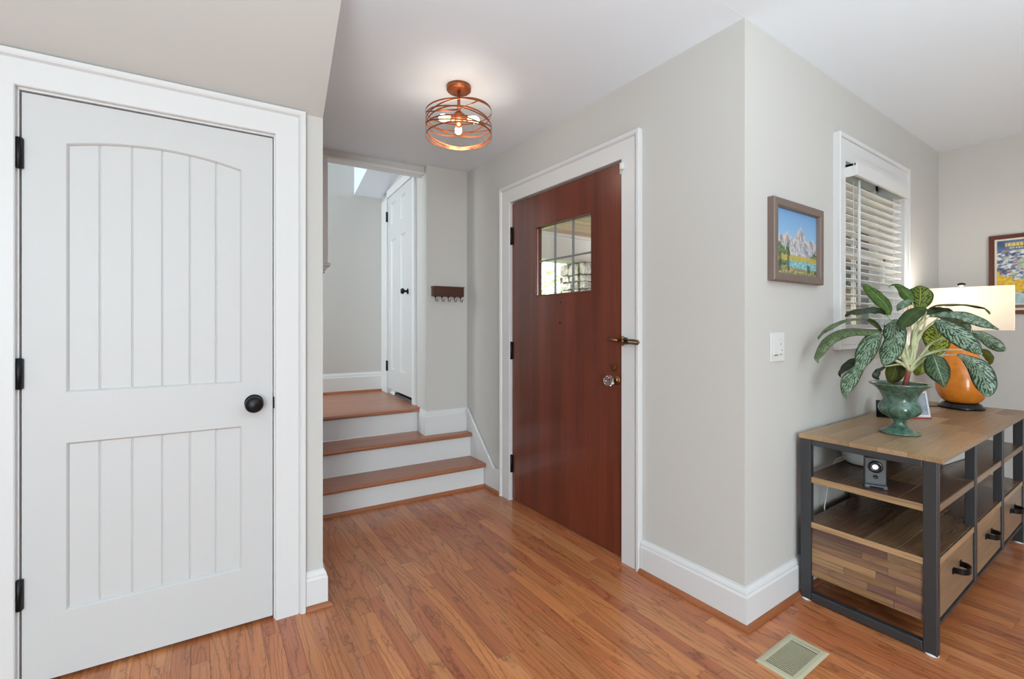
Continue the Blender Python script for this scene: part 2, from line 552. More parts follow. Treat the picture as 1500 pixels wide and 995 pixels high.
def in_room(x, y):
    if x < XA and y > YD + 0.02 and x < 0.42: return False
    if x > XA and y > YB: return False
    if y > 3.02: return False
    return True


boards = []
w = 0.0572
nx = int((4.3 + 2.5) / w)
for i in range(nx):
    x0 = -2.5 + i * w
    y = -3.8 + rng.uniform(-0.9, 0)
    ymax = 3.2 if x0 < XA + 0.12 else YB + 0.02
    while y < ymax:
        ln = rng.choice([0.45, 0.6, 0.75, 0.95, 1.2, 1.5]) * rng.uniform(0.85, 1.15)
        y1 = min(y + ln, ymax)
        if y1 - y > 0.02:
            vis = sum(seen(x0 + w / 2, y + (y1 - y) * t / 8) and in_room(x0 + w / 2, y + (y1 - y) * t / 8) for t in range(9))
            dist = min(max(0.3, (Vector((x0, y + (y1 - y) * t / 8, 0))).dot(CAMF)) for t in range(9))
            score = vis * (y1 - y) / 9 / dist ** 2 if vis else 0
            boards.append((score, x0, y, y1, (rng.random(), rng.random(), rng.random()), rng.uniform(0, 0.0002)))
        y = y1
boards.sort(key=lambda b: -b[0])
n_part = 0
rest = MB()
for sc_, x0, y0, y1, tn, dz in boards:
    c = 0.0005
    if sc_ > 0 and n_part < 298:
        MB().cbox(x0 + 0.0002, x0 + w - 0.0002, y0 + 0.0003, y1 - 0.0003, -0.012, dz - 0.0004, c, tn).build('plank', M['floor'], fl)
        n_part += 1
    else:
        rest.cbox(x0 + 0.0002, x0 + w - 0.0002, y0 + 0.0003, y1 - 0.0003, -0.012, dz - 0.0004, c, tn)
rest.build('floor_boards', M['floor'], fl, kind='stuff')

# ---- walls
BH = 0.158
fa = lambda a, b, t: (a, t, b)              # plane coords (along, z) + out-of-wall t  (front wall: +t = room)
fcw = lambda a, b, t: (a, -t, b)            # closet frame: room side is -y
wf = MB()
wf.box(-0.0, 0.60, -0.16, 0, -0.1, HC + 0.1).box(1.64, 2.55, -0.16, 0, -0.1, HC + 0.7).box(0.60, 1.64, -0.16, 0, 2.05, HC + 0.1)
wf.build('wall_front', M['wall'], F=FA, kind='structure')
wb = MB()
wb.box(XA, 2.661, YB, YB + 0.16, -0.1, HC + 0.1).box(3.534, XC + 0.15, YB, YB + 0.16, -0.1, HC + 0.1)
wb.box(2.661, 3.534, YB, YB + 0.16, -0.1, 1.146).box(2.661, 3.534, YB, YB + 0.16, 2.089, HC + 0.1)
wb.build('wall_window', M['wall'], kind='structure')
MB().box(XC, XC + 0.15, -3.9, YB, -0.1, HC + 0.1).build('wall_far', M['wall'], kind='structure')
# the room behind and beside the viewer
MB().box(-2.75, XC + 0.15, -4.05, -3.9, -0.1, HC + 0.1).build('wall_back', M['wall'], kind='structure')
MB().box(-2.75, -2.6, -3.9, 2.4, -0.1, HC + 0.1).build('wall_left', M['wall'], kind='structure')
# closet wall with door opening
wc = MB()
wc.box(-2.6, -0.515, 0, 0.12, -0.1, 2.10).box(0.245, 0.422, 0, 0.12, -0.1, 2.10).box(-0.515, 0.245, 0, 0.12, 1.975, 2.10)
wc.box(0.30, 0.422, 0.12, 1.28, -0.1, HC + 0.4)
wc.build('wall_closet', M['wall'], F=FC, kind='structure')
# sloped bulkhead over the closet wall (underside of the upper stair)
MB().prism([(0, 2.087), (-0.592, 2.423), (-0.592, 2.50), (0.12, 2.50), (0.12, 2.087)], lambda a, b, t: (t, a, b), -2.6, 0.422) \
    .build('wall_bulkhead', M['wall'], F=FC, kind='structure')
# closet interior back
MB().box(-2.6, 0.30, 0.75, 0.80, -0.1, HC).build('wall_closet_back', M['wall'], F=FC, kind='structure')
# pier with the key rack, and the landing's right wall behind it
MB().box(1.33, 1.80, 1.225, 1.44, -0.1, 3.3).build('wall_hook', M['wall'], F=FC, kind='structure')
wl = MB()
wl.box(1.345, 1.50, 1.44, 1.565, -0.1, 3.3).box(1.345, 1.50, 2.315, 2.62, -0.1, 3.3).box(1.345, 1.50, 1.565, 2.315, 2.435, 3.3)
wl.build('wall_landing_right', M['wall'], F=FC, kind='structure')
MB().box(-1.3, 1.50, 2.52, 2.64, -0.1, 3.3).build('wall_landing_back', M['wall'], F=FC, kind='structure')
# stub wall left of the opening, header beam across it
MB().box(0.422, 0.600, 1.28, 1.38, -0.1, 3.3).build('wall_stub', M['wall'], F=FC, kind='structure')
MB().box(0.3, 1.33, 1.28, 1.37, 2.378, 3.3).build('wall_header', M['wall'], F=FC, kind='structure')
# landing left wall with a window (daylight on the landing)
wv = MB()
wv.box(-1.3, -1.18, 1.28, 1.55, -0.1, 3.3).box(-1.3, -1.18, 2.35, 2.64, -0.1, 3.3)
wv.box(-1.3, -1.18, 1.55, 2.35, -0.1, 1.35).box(-1.3, -1.18, 1.55, 2.35, 2.75, 3.3)
wv.box(-1.3, 0.3, 1.28, 1.38, -0.1, 3.3)
wv.build('wall_landing_left', M['wall'], F=FC, kind='structure')
MB().box(-1.3, 1.5, 1.28, 2.64, 3.2, 3.3).build('ceiling_landing', M['ceiling'], F=FC, kind='structure')
# bulkhead box on the landing ceiling
MB().prism([(2.52, 2.478), (1.40, 2.66), (1.40, 3.2), (2.52, 3.2)], lambda a, b, t: (t, a, b), 1.06, 1.345).build('wall_soffit', M['ceiling'], F=FC, kind='structure')

# ---- ceilings
cl = MB()
cl.prism([(-2.6, YB), (XA, YB), (XA + 0.02, 3.45), (-2.6, 3.6)], XYT, HC, HC + 0.12)
cl.build('ceiling', M['ceiling'], kind='structure')
MB().box(-2.6, XC + 0.15, -3.9, YB, HC + 0.0003, HC + 0.12).build('ceiling_living', M['ceiling'], kind='structure')

# ---- baseboards (profile: w = off wall, t = height) and shoe moulding
BP = [(0, 0), (0.018, 0), (0.018, 0.122), (0.0135, 0.131), (0.0135, 0.137), (0.010, 0.146), (0.005, 0.152), (0.004, BH), (0, BH)]
SP = [(0.018, 0), (0.036, 0), (0.0355, 0.006), (0.032, 0.013), (0.026, 0.018), (0.018, 0.020)]


def wpt(F, x, y):
    v = F @ Vector((x, y, 0)); return (v.x, v.y)


corner = wpt(FA, 0, 0)
pth = [wpt(FA, 0.502, 0), corner, (XC, YB), (XC, -3.8)]
MB().sweep(pth, BP, XYT, side=-1).build('baseboard_right', M['trim'], kind='structure')
MB().sweep(pth, SP, XYT, side=-1, tone=0.3).build('trim_1', M['shoe'], kind='structure')
pth = [wpt(FC, 0.354, 0), wpt(FC, 0.422, 0), wpt(FC, 0.422, 0.92)]
MB().sweep(pth, BP, XYT, side=-1).build('baseboard_closet', M['trim'], kind='structure')
MB().sweep(pth, SP, XYT, side=-1, tone=0.7).build('trim_2', M['shoe'], kind='structure')
# landing baseboards
LB = [(w_, t_ * 1.22 + 0.55) for w_, t_ in BP]
pth = [wpt(FC, -1.18, 2.52), wpt(FC, 1.345, 2.52)]
MB().sweep(pth, LB, XYT, side=-1).build('baseboard_back', M['trim'], kind='structure')
MB().sweep(pth, [(w_, t_ + 0.55) for w_, t_ in SP], XYT, side=-1, tone=0.2).build('trim_3', M['shoe'], kind='structure')

# ---- stairs
st = thing('staircase', None, None, (0, 0, 0), FC, kind='structure')
SX0, SX1 = 0.424, 1.672
tz = [0.18, 0.365, 0.55]
rd = [0.935, 1.150, 1.400]


def nosing(d0, d1, z, x0, x1, b=0.027):
    r = 0.0125
    pr = [(d1, z), (d0 + r, z)] + [(d0 + r - r * math.sin(a), z - r + r * math.cos(a)) for a in (0.5, 1.0, 1.57)] + \
         [(d0, z - b + 0.006), (d0 + 0.004, z - b), (d1, z - b)]
    return MB().prism(pr, lambda a, b_, t: (t, a, b_), x0, x1, tone=rt())


nosing(0.900, 1.150, tz[0], SX0, SX1 + 0.0).build('tread', M['tread'], st, FC)
m2 = nosing(1.115, 1.232, tz[1], SX0, SX1)
m2.box(SX0, 1.325, 1.2315, 1.40, tz[1] - 0.027, tz[1], tone=m2.tone[0])
m2.build('tread', M['tread'], st, FC)
m3 = nosing(1.365, 1.42, tz[2], 0.60, 1.345)
m3.box(-1.18, 1.345, 1.42, 2.53, tz[2] - 0.027, tz[2], tone=0.4)
m3.box(1.3295, 1.353, 1.37, 1.445, tz[2] - 0.027, tz[2] + 0.006, tone=0.5)
m3.build('landing_tread', M['tread'], st, FC, bevel=0.002)
# boards of the landing floor, running across like the treads
yy = 1.425
k = 0
while yy < 2.515:
    MB().cbox(0.0, 1.322, yy + 0.0003, min(yy + 0.0572, 2.52) - 0.0003, tz[2], tz[2] + 0.0012, 0.0006, rt()).build('plank', M['tread'], st, FC)
    yy += 0.0572
prev = 0.0
for z, d, x1 in ((tz[0], rd[0], SX1), (tz[1], rd[1], SX1), (tz[2], rd[2], 1.329)):
    MB().box(SX0, x1, d, d + 0.02, prev, z - 0.027).build('riser', M['trim'], st, FC, bevel=0.001)
    MB().prism([(d, z - 0.027), (d - 0.009, z - 0.027), (d - 0.007, z - 0.033), (d, z - 0.038)], lambda a, b, t: (t, a, b), SX0, x1 - 0.0) \
        .build('cove_moulding', M['trim'], st, FC)
    prev = z
MB().prism([(rd[0], 0), (rd[0] - 0.018, 0), (rd[0] - 0.017, 0.008), (rd[0] - 0.010, 0.017), (rd[0], 0.02)], lambda a, b, t: (t, a, b), SX0, SX1, tone=0.6) \
    .build('shoe_moulding', M['shoe'], st, FC)
# base on the pier (two sides, height up to .555)
BP2 = [(0, 0), (0.016, 0), (0.016, 0.140), (0.011, 0.149), (0.011, 0.155), (0.006, 0.170), (0.003, 0.182), (0, 0.182)]
pth = [wpt(FC, 1.345, 1.44), wpt(FC, 1.33, 1.398), wpt(FC, 1.33, 1.225), wpt(FC, 1.69, 1.225)]
pth = [wpt(FC, 1.33, 1.398), wpt(FC, 1.33, 1.225), wpt(FC, 1.69, 1.225)]
MB().sweep(pth, [(w_, t_ + tz[1]) for w_, t_ in BP2], XYT, side=-1).build('baseboard_pier', M['trim'], kind='structure')
# raking skirt along the front wall beside the stairs
up = [(1.737, 0.0), (1.737, 0.172), (1.815, 0.178), (2.20, 0.552), (2.215, 0.552), (2.215, 0.0)]
sk = MB().prism(up, fa, 0.0, 0.014)
capp = [(1.737, 0.172), (1.815, 0.178), (2.20, 0.552)]
sk.sweep(capp, [(0.000, 0), (0.000, 0.010), (-0.006, 0.012), (-0.010, 0.019), (-0.030, 0.020), (-0.032, 0.014), (-0.032, 0)], fa)
sk.build('trim_4', M['trim'], F=FA, kind='structure')
pth = [wpt(FA, 1.738, 0.0), wpt(FC, 1.69, 0.93)]
MB().sweep([wpt(FA, 1.738, 0.0), wpt(FA, 1.975, 0.0)], [(w_ - 0.004, t_) for w_, t_ in SP], XYT, side=1, tone=0.4).build('trim_5', M['shoe'], kind='structure')

# ---- opening trim left of the landing: white jamb strip, cap and apron
tj = MB().box(0.600, 0.633, 1.27, 1.39, 1.63, 2.378)
tj.box(0.560, 0.650, 1.255, 1.40, 1.612, 1.632).box(0.560, 0.625, 1.262, 1.395, 1.585, 1.612).box(0.560, 0.614, 1.268, 1.39, 1.565, 1.585)
tj.build('trim_6', M['trim'], F=FC, bevel=0.002, kind='structure')
# pale bead along the bottom of the header beam
MB().box(0.600, 1.33, 1.268, 1.37, 2.362, 2.378).build('trim_7', M['trim'], F=FC, bevel=0.003, kind='structure')

# ---- casings: flat board with back band, mitred
CW = 0.117
CP = [(0, 0), (0, 0.015), (0.003, 0.018), (0.088, 0.018), (0.090, 0.014), (0.093, 0.018), (0.096, 0.024), (0.102, 0.028), (0.115, 0.028), (CW, 0.026), (CW, 0)]
# front door casing
MB().sweep([(0.622, 0), (0.622, 2.042), (1.617, 2.042), (1.617, 0)], CP, fa, side=1).build('trim_8', M['trim'], F=FA, kind='structure')
jm = MB().box(0.60, 0.622, -0.16, 0.004, 0, 2.042).box(1.617, 1.64, -0.16, 0.004, 0, 2.042).box(0.60, 1.64, -0.16, 0.004, 2.042, 2.06)
jm.box(0.622, 0.634, -0.16, -0.052, 0, 2.042).box(1.605, 1.617, -0.16, -0.052, 0, 2.042)
jm.build('trim_9', M['trim'], F=FA, kind='structure')
MB().box(0.60, 1.64, -0.20, -0.01, -0.02, 0.004, tone=0.4).build('trim_10', M['shoe'], F=FA, kind='structure')
# closet casing
MB().sweep([(-0.507, 0), (-0.507, 1.975), (0.240, 1.975), (0.240, 0)], [(w_ * 0.113 / CW, t_) for w_, t_ in CP], fcw, side=1) \
    .build('trim_11', M['trim'], F=FC, kind='structure')
MB().box(-0.515, -0.502, 0.0, 0.12, 0, 1.97).box(0.235, 0.245, 0.0, 0.12, 0, 1.97).box(-0.515, 0.245, 0.0, 0.12, 1.968, 1.976) \
    .build('trim_12', M['trim'], F=FC, kind='structure')
# landing door casing (on the landing's right wall: plane coords (depth, z), out = -s)
fl_ = lambda a, b, t: (1.345 - t, a, b)
LP = [(0, 0), (0, 0.018), (0.06, 0.018), (0.064, 0.024), (0.075, 0.024), (0.075, 0)]
LP2 = [(0, 0), (0, 0.022), (0.155, 0.022), (0.16, 0.028), (0.20, 0.028), (0.20, 0)]
lc = MB().sweep([(1.572, tz[2]), (1.572, 2.430)], LP, fl_, side=1)
lc.box(1.321, 1.345, 2.31, 2.515, tz[2], 2.50).box(1.321, 1.345, 1.50, 2.515, 2.430, 2.50)
lc.build('trim_13', M['trim'], F=FC, bevel=0.002, kind='structure')
MB().box(1.345, 1.50, 1.565, 1.572, tz[2], 2.43).box(1.345, 1.50, 2.308, 2.315, tz[2], 2.43).box(1.40, 1.50, 1.565, 2.315, 2.425, 2.435) \
    .build('trim_14', M['trim'], F=FC, kind='structure')
MB().box(1.40, 1.60, 1.5, 2.4, -0.1, 0.545).build('floor_closet', M['dark'], F=FC, kind='structure')  # near-black colour stands in for the shade in the gap under the door
MB().box(1.60, 1.64, 1.3, 2.6, -0.1, 3.3).box(1.50, 1.60, 1.44, 1.50, -0.1, 3.3).box(1.50, 1.60, 2.40, 2.62, -0.1, 3.3).box(1.50, 1.60, 1.5, 2.4, 2.5, 3.3).build('wall_landing_closet', M['wall'], F=FC, kind='structure')

# ---- window 1 (beside the console): picture-frame casing, jambs, sashes, panes
w1 = MB().sweep([(2.673, 1.158), (2.673, 2.078), (3.522, 2.078), (3.522, 1.158)],
                [(0, 0), (0, 0.024), (0.055, 0.024), (0.058, 0.020), (0.060, 0.030), (0.078, 0.032), (0.080, 0.028), (0.080, 0)],
                lambda a, b, t: (a, YB - t, b), closed=True, side=1)
w1.box(2.673, 3.522, YB - 0.024, YB - 0.004, 2.027, 2.079)
w1o = w1.build('window_1', M['trim'], kind='structure')
MB().box(2.66, 2.675, YB - 0.004, YB + 0.15, 1.158, 2.078).box(3.518, 3.535, YB - 0.004, YB + 0.15, 1.158, 2.078) \
    .box(2.66, 3.535, YB - 0.004, YB + 0.15, 1.145, 1.160).box(2.66, 3.535, YB - 0.004, YB + 0.15, 2.074, 2.09).build('window_jamb', M['trim'], w1o)
for z0, z1, yy in ((1.160, 1.63, YB + 0.07), (1.60, 2.074, YB + 0.105)):
    MB().box(2.676, 2.716, yy, yy + 0.03, z0, z1).box(3.478, 3.517, yy, yy + 0.03, z0, z1).box(2.676, 3.517, yy, yy + 0.03, z0, z0 + 0.045) \
        .box(2.676, 3.517, yy, yy + 0.03, z1 - 0.035, z1).build('window_sash', M['trim'], w1o)
    MB().box(2.716, 3.478, yy + 0.013, yy + 0.017, z0 + 0.045, z1 - 0.035).build('pane', M['pane'], w1o)

# ---- blind on window 1
bl = thing('window_blind', 'white wooden slatted blind with square valance in the window above the console', 'blind', (3.09, YB - 0.01, 2.07))
MB().box(2.668, 3.40 + 0.02, 0.910, 0.925, 1.942, 2.005).box(2.668, 2.680, 0.925, 0.985, 1.942, 2.005).box(3.408, 3.42, 0.925, 0.985, 1.942, 2.005) \
    .box(2.668, 3.42, 0.915, 0.985, 1.990, 2.005).build('valance', M['plastic_white'], bl, bevel=0.002)
zz = 1.925
sl0 = None
ang = R(-3)
while zz > 1.20:
    if sl0 is None:
        m = MB(); hw = 0.024
        pr = [(-hw, -0.0018), (hw, -0.0018), (hw, 0.0018), (-hw, 0.0018)]
        m.prism(pr, lambda a, b, t: (t, YB + 0.012 + a * math.cos(ang) - b * math.sin(ang), zz - a * math.sin(ang) * -1 + b * math.cos(ang)), 2.682, 3.512)
        sl0 = m.build('slat', M['blind'], bl)
        z00 = zz
    else:
        c = sl0.copy(); COL.objects.link(c); c.parent = bl; c.location = (0, 0, zz - z00)
    zz -= 0.0405
MB().box(2.682, 3.512, YB - 0.01, YB + 0.036, 1.165, 1.185).build('bottom_rail', M['plastic_white'], bl, bevel=0.003)
for xx in (2.80, 3.38):
    MB().box(xx - 0.002, xx + 0.002, YB - 0.014, YB - 0.012, 1.18, 1.95).box(xx - 0.002, xx + 0.002, YB + 0.036, YB + 0.038, 1.18, 1.95) \
        .build('ladder_cord', M['plastic_white'], bl)
MB().tube([(2.79, YB - 0.040, 1.945), (2.792, YB - 0.040, 1.30)], 0.0075, 6).build('tilt_wand', M['plastic_white'], bl)

# ================================================================== DOORS
# ---- door 1: white closet door, arched plank panels
d1 = thing('door_1', None, None, (-0.5, 0.0, 0), FC, kind='structure')
DT = 0.004        # face depth behind the wall plane
px0, px1 = -0.390, 0.123
dm = MB()
dm.box(-0.497, px0, DT, DT + 0.038, 0.013, 1.962).box(px1, 0.231, DT, DT + 0.038, 0.013, 1.962)
dm.box(px0, px1, DT, DT + 0.038, 0.013, 0.229).box(px0, px1, DT, DT + 0.038, 0.798, 0.969)
arch = []
cx_, hwid, rise = (px0 + px1) / 2, (px1 - px0) / 2, 0.034
for i in range(25):
    t = -1 + 2 * i / 24; arch.append((cx_ + hwid * t, 1.815 + rise * (1 - t * t)))
for i in range(24):
    (a0, b0), (a1, b1) = arch[i], arch[i + 1]
    dm.prism([(a0, b0), (a1, b1), (a1, 1.962), (a0, 1.962)], lambda a, b, t: (a, t, b), DT, DT + 0.038)
dmo = dm.build('door_frame', M['door_white'], d1, FC)
# sticking bead around both panels
bead = [(0, DT), (0, DT + 0.012), (0.007, DT + 0.012), (0.005, DT + 0.006), (0.002, DT + 0.002)]
fb = lambda a, b, t: (a, t, b)
MB().sweep([(px0, 0.969)] + [(px1, 0.969)] + arch[::-1], bead, fb, closed=True, side=1).build('panel_bead', M['door_white'], d1, FC)
MB().sweep([(px0, 0.229), (px1, 0.229), (px1, 0.798), (px0, 0.798)], bead, fb, closed=True, side=1).build('panel_bead', M['door_white'], d1, FC)
gx = [px0, -0.305, -0.2165, -0.130, -0.046, 0.037, px1]
for z0, z1 in ((0.229, 0.798), (0.969, 1.856)):
    for i in range(6):
        a0, a1 = gx[i], gx[i + 1]; g = 0.004; y = DT + 0.010
        MB().prism([(a0, y + 0.0035), (a0 + g, y), (a1 - g, y), (a1, y + 0.0035), (a1, y + 0.014), (a0, y + 0.014)],
                   lambda a, b, t: (a, b, t), z0 - 0.005, z1 + 0.003).build('plank', M['door_white'], d1, FC)
kn = [(0.034, 0), (0.034, 0.003), (0.030, 0.008), (0.013, 0.010), (0.012, 0.028), (0.020, 0.034), (0.030, 0.042), (0.0325, 0.052), (0.029, 0.063), (0.018, 0.069), (0.0, 0.071)]
MB().lathe([(r, -z) for r, z in kn], (0.165, DT, 0.887), axis='Y').build('knob', M['black'], d1, FC)
for z in (1.759, 1.039, 0.318):
    MB().lathe([(0.0, -0.052), (0.0085, -0.05), (0.0085, 0.05), (0.0, 0.052)], (-0.5005, -0.006, z), 12).box(-0.5095, -0.4915, -0.0035, 0.003, z - 0.048, z + 0.048) \
        .build('hinge', M['black'], d1, FC)
MB().box(0.2315, 0.240, 0.0, 0.012, 0.858, 0.908).build('latch', M['black'], d1, FC, bevel=0.002)

# ---- door 2: front door of red-brown wood with a six-pane light
d2 = thing('door_2', None, None, (1.611, 0, 0), FA, kind='structure')
a0, a1, b0, b1 = 0.857, 1.356, 1.387, 1.826
FT = -0.006; FB = -0.050
dm = MB()
tn = (0.35, 0.2, 0.7)
dm.box(0.6245, a0, FB, FT, 0.010, 2.034, tn).box(a1, 1.6145, FB, FT, 0.010, 2.034, tn).box(a0, a1, FB, FT, 0.010, b0, tn).box(a0, a1, FB, FT, b1, 2.034, tn)
dm.build('door_slab', M['mahogany'], d2, FA)
MB().sweep([(a0, b0), (a1, b0), (a1, b1), (a0, b1)], [(0, FT + 0.003), (0, FB), (0.008, FB), (0.008, FT - 0.016), (0.004, FT - 0.010), (0.003, FT)],
           lambda a, b, t: (a, t, b), closed=True, side=1, tone=tn).build('glazing_bead', M['mahogany'], d2, FA)
vx = [a0 + 0.008 + (a1 - a0 - 0.016) * i / 3 for i in range(4)]
vz = [b0 + 0.008, 0.5 * (b0 + b1) + 0.002, b1 - 0.008]
for i in range(3):
    for j in range(2):
        MB().box(vx[i] + 0.001, vx[i + 1] - 0.001, -0.031, -0.027, vz[j] + 0.001, vz[j + 1] - 0.001).build('pane', M['pane'], d2, FA)
for i in (1, 2):
    MB().box(vx[i] - 0.005, vx[i] + 0.005, -0.034, -0.022, vz[0], vz[2]).build('muntin', M['lead'], d2, FA, bevel=0.002)
MB().box(vx[0], vx[3], -0.0335, -0.0225, vz[1] - 0.005, vz[1] + 0.005).build('muntin', M['lead'], d2, FA, bevel=0.002)
for zc in (1.814, 1.028, 0.252):
    MB().lathe([(0.0, -0.062), (0.008, -0.06), (0.008, 0.06), (0.0, 0.062)], (1.6165, 0.003, zc), 12).box(1.600, 1.6165, -0.006, 0.001, zc - 0.058, zc + 0.058) \
        .build('hinge', M['hinge'], d2, FA)
# glass knob on a brass rose
MB().lathe([(0.026, FT), (0.026, FT + 0.004), (0.020, FT + 0.008), (0.010, FT + 0.010), (0.009, FT + 0.030), (0.013, FT + 0.034), (0.014, FT + 0.038)],
           (0.672, 0, 0.915), axis='Y').build('rose', M['brass'], d2, FA)
MB().lathe([(0.013, FT + 0.038), (0.024, FT + 0.046), (0.029, FT + 0.060), (0.025, FT + 0.073), (0.012, FT + 0.080), (0, FT + 0.0805)],
           (0.672, 0, 0.915), axis='Y', seg=10, smooth=False).build('glass_knob', M['crystal'], d2, FA)
MB().prism([(0.684 + 0.013 * math.cos(t / 16 * 2 * PI), 0.984 + 0.022 * math.sin(t / 16 * 2 * PI)) for t in range(16)], fa, FT, FT + 0.004) \
    .box(0.681, 0.688, FT + 0.003, FT + 0.018, 0.968, 0.998).build('thumb_turn', M['brass'], d2, FA, bevel=0.0015)
for x_, z_ in ((1.114, 1.338), (1.12, 1.215)):
    MB().lathe([(0.006, FT), (0.005, FT + 0.002), (0, FT + 0.002)], (x_, 0, z_), 10, axis='Y').build('screw_plug', M['hinge'], d2, FA)
# swing-bar guard: hook on the door, bar fixed to the casing
sg = thing('swing_bar_guard', 'brass swing-bar door guard on the casing beside the front door', 'door guard', (0.597, 0.018, 1.12), FA)
MB().box(0.578, 0.612, 0.018, 0.022, 1.103, 1.138).build('base_plate', M['brass'], sg, FA, bevel=0.002)
MB().lathe([(0.006, -0.024), (0.008, -0.022), (0.008, 0.022), (0.006, 0.024)], (0.598, 0.034, 1.121), 12).build('pivot', M['brass'], sg, FA)
bar = [(0.596, 0.036, 1.128), (0.52, 0.046, 1.126), (0.492, 0.048, 1.124), (0.484, 0.048, 1.117), (0.492, 0.048, 1.109), (0.52, 0.046, 1.110), (0.596, 0.036, 1.113)]
MB().tube(bar, 0.0052, 8).build('swing_bar', M['brass'], sg, FA)
dh = thing('door_guard_hook', 'curved brass catch of the door guard fixed on the front door edge', 'door catch', (0.66, FT, 1.125), FA)
MB().box(0.630, 0.648, FT, FT + 0.003, 1.103, 1.142).build('catch_plate', M['brass'], dh, FA)
MB().tube([(0.640, FT + 0.002, 1.122), (0.648, FT + 0.030, 1.123), (0.668, FT + 0.042, 1.126), (0.69, FT + 0.040, 1.128), (0.703, FT + 0.032, 1.127)],
          [0.006, 0.008, 0.0085, 0.007, 0.0045], 10).build('catch_arm', M['brass'], dh, FA)
# alarm contact
ac = thing('alarm_contact', 'small white alarm contact at the top corner of the front door', 'sensor', (0.61, 0.018, 2.0), FA)
MB().box(0.600, 0.618, 0.018, 0.036, 1.985, 2.018).build('sensor_body', M['plastic_white'], ac, FA, bevel=0.003)
MB().box(0.628, 0.643, FT, FT + 0.012, 1.972, 2.012).build('magnet', M['plastic_white'], ac, FA, bevel=0.002)

# ---- door 3: white panelled door on the landing
d3 = thing('door_3', None, None, (1.345, 2.308, tz[2]), FC, kind='structure')
fd = lambda a, b, t: (1.332 + t, a, b)
dm = MB()
cols = [(1.755, 1.905), (2.045, 2.205)]
rows = [(0.785, 2.01), (2.145, 2.355)]
D0_, D1_ = 1.574, 2.306


def bd(y0, y1, z0, z1): dm.box(1.332, 1.370, y0, y1, z0, z1)


bd(D0_, cols[0][0], 0.60, 2.428); bd(cols[0][1], cols[1][0], 0.60, 2.428); bd(cols[1][1], D1_, 0.60, 2.428)
for c0, c1 in cols:
    bd(c0, c1, 0.60, rows[0][0]); bd(c0, c1, rows[0][1], rows[1][0]); bd(c0, c1, rows[1][1], 2.428)
dm.build('door_frame', M['door_white'], d3, FC)
for c0, c1 in cols:
    for r0, r1 in rows:
        MB().prism([(c0, r0), (c1, r0), (c1, r1), (c0, r1)], fd, 0.012, 0.03).build('panel', M['door_white'], d3, FC)
        MB().sweep([(c0, r0), (c1, r0), (c1, r1), (c0, r1)], [(0, 0.0), (0, 0.012), (0.014, 0.012)], fd, closed=True, side=1).build('panel_bead', M['door_white'], d3, FC)
MB().lathe([(0.024, 0), (0.024, -0.004), (0.010, -0.008), (0.009, -0.026), (0.020, -0.034), (0.026, -0.046), (0.020, -0.058), (0, -0.062)],
           (1.332, 1.69, 1.492), axis='X').build('knob', M['black'], d3, FC)
for zc in (2.25, 0.815):
    MB().lathe([(0.0, -0.05), (0.0085, -0.048), (0.0085, 0.048), (0.0, 0.05)], (1.321, 2.310, zc), 10).box(1.3195, 1.332, 2.302, 2.322, zc - 0.046, zc + 0.046) \
        .build('hinge', M['black'], d3, FC)

# ================================================================== OBJECTS
# ---- copper ceiling light
LX, LY = 1.081, 2.089
cl_ = thing('ceiling_light', 'copper drum ceiling light of open looped bands with three glowing bulbs', 'ceiling light', (LX, LY, HC))
MB().lathe([(0.0, HC), (0.062, HC), (0.062, HC - 0.020), (0.056, HC - 0.025), (0.012, HC - 0.027), (0.0, HC - 0.027)], (LX, LY, 0), 36).build('canopy', M['copper'], cl_)
MB().tube([(LX, LY, HC - 0.02), (LX, LY, 2.275)], 0.008, 12).build('stem', M['copper'], cl_)
MB().lathe([(0, 2.295), (0.018, 2.290), (0.030, 2.275), (0.030, 2.262), (0.020, 2.248), (0, 2.243)], (LX, LY, 0), 24).build('hub', M['copper'], cl_)
RAD = 0.168
hoops = [(2.292, 0.012, 1.1, 0), (2.262, 0.036, 2.6, 0), (2.240, 0.022, 5.2, 0), (2.222, 0.042, 0.4, 0), (2.205, 0.040, 3.6, 0), (2.186, 0.020, 4.6, 0), (2.172, 0.010, 1.8, 0)]
for zc, am, ph, _ in hoops:
    m = MB(); n = 72; vs = []; fs = []
    hb = 0.0036; th_ = 0.0014
    for i in range(n):
        a = 2 * PI * i / n
        z = zc + am * math.sin(a + ph)
        for r_, dz in ((RAD, -hb), (RAD, hb), (RAD - th_, hb), (RAD - th_, -hb)):
            vs.append((LX + r_ * math.cos(a), LY + r_ * math.sin(a), z + dz))
    for i in range(n):
        j = (i + 1) % n
        for k in range(4):
            fs.append((i * 4 + k, i * 4 + (k + 1) % 4, j * 4 + (k + 1) % 4, j * 4 + k))
    m.add(vs, fs).build('band', M['copper'], cl_)
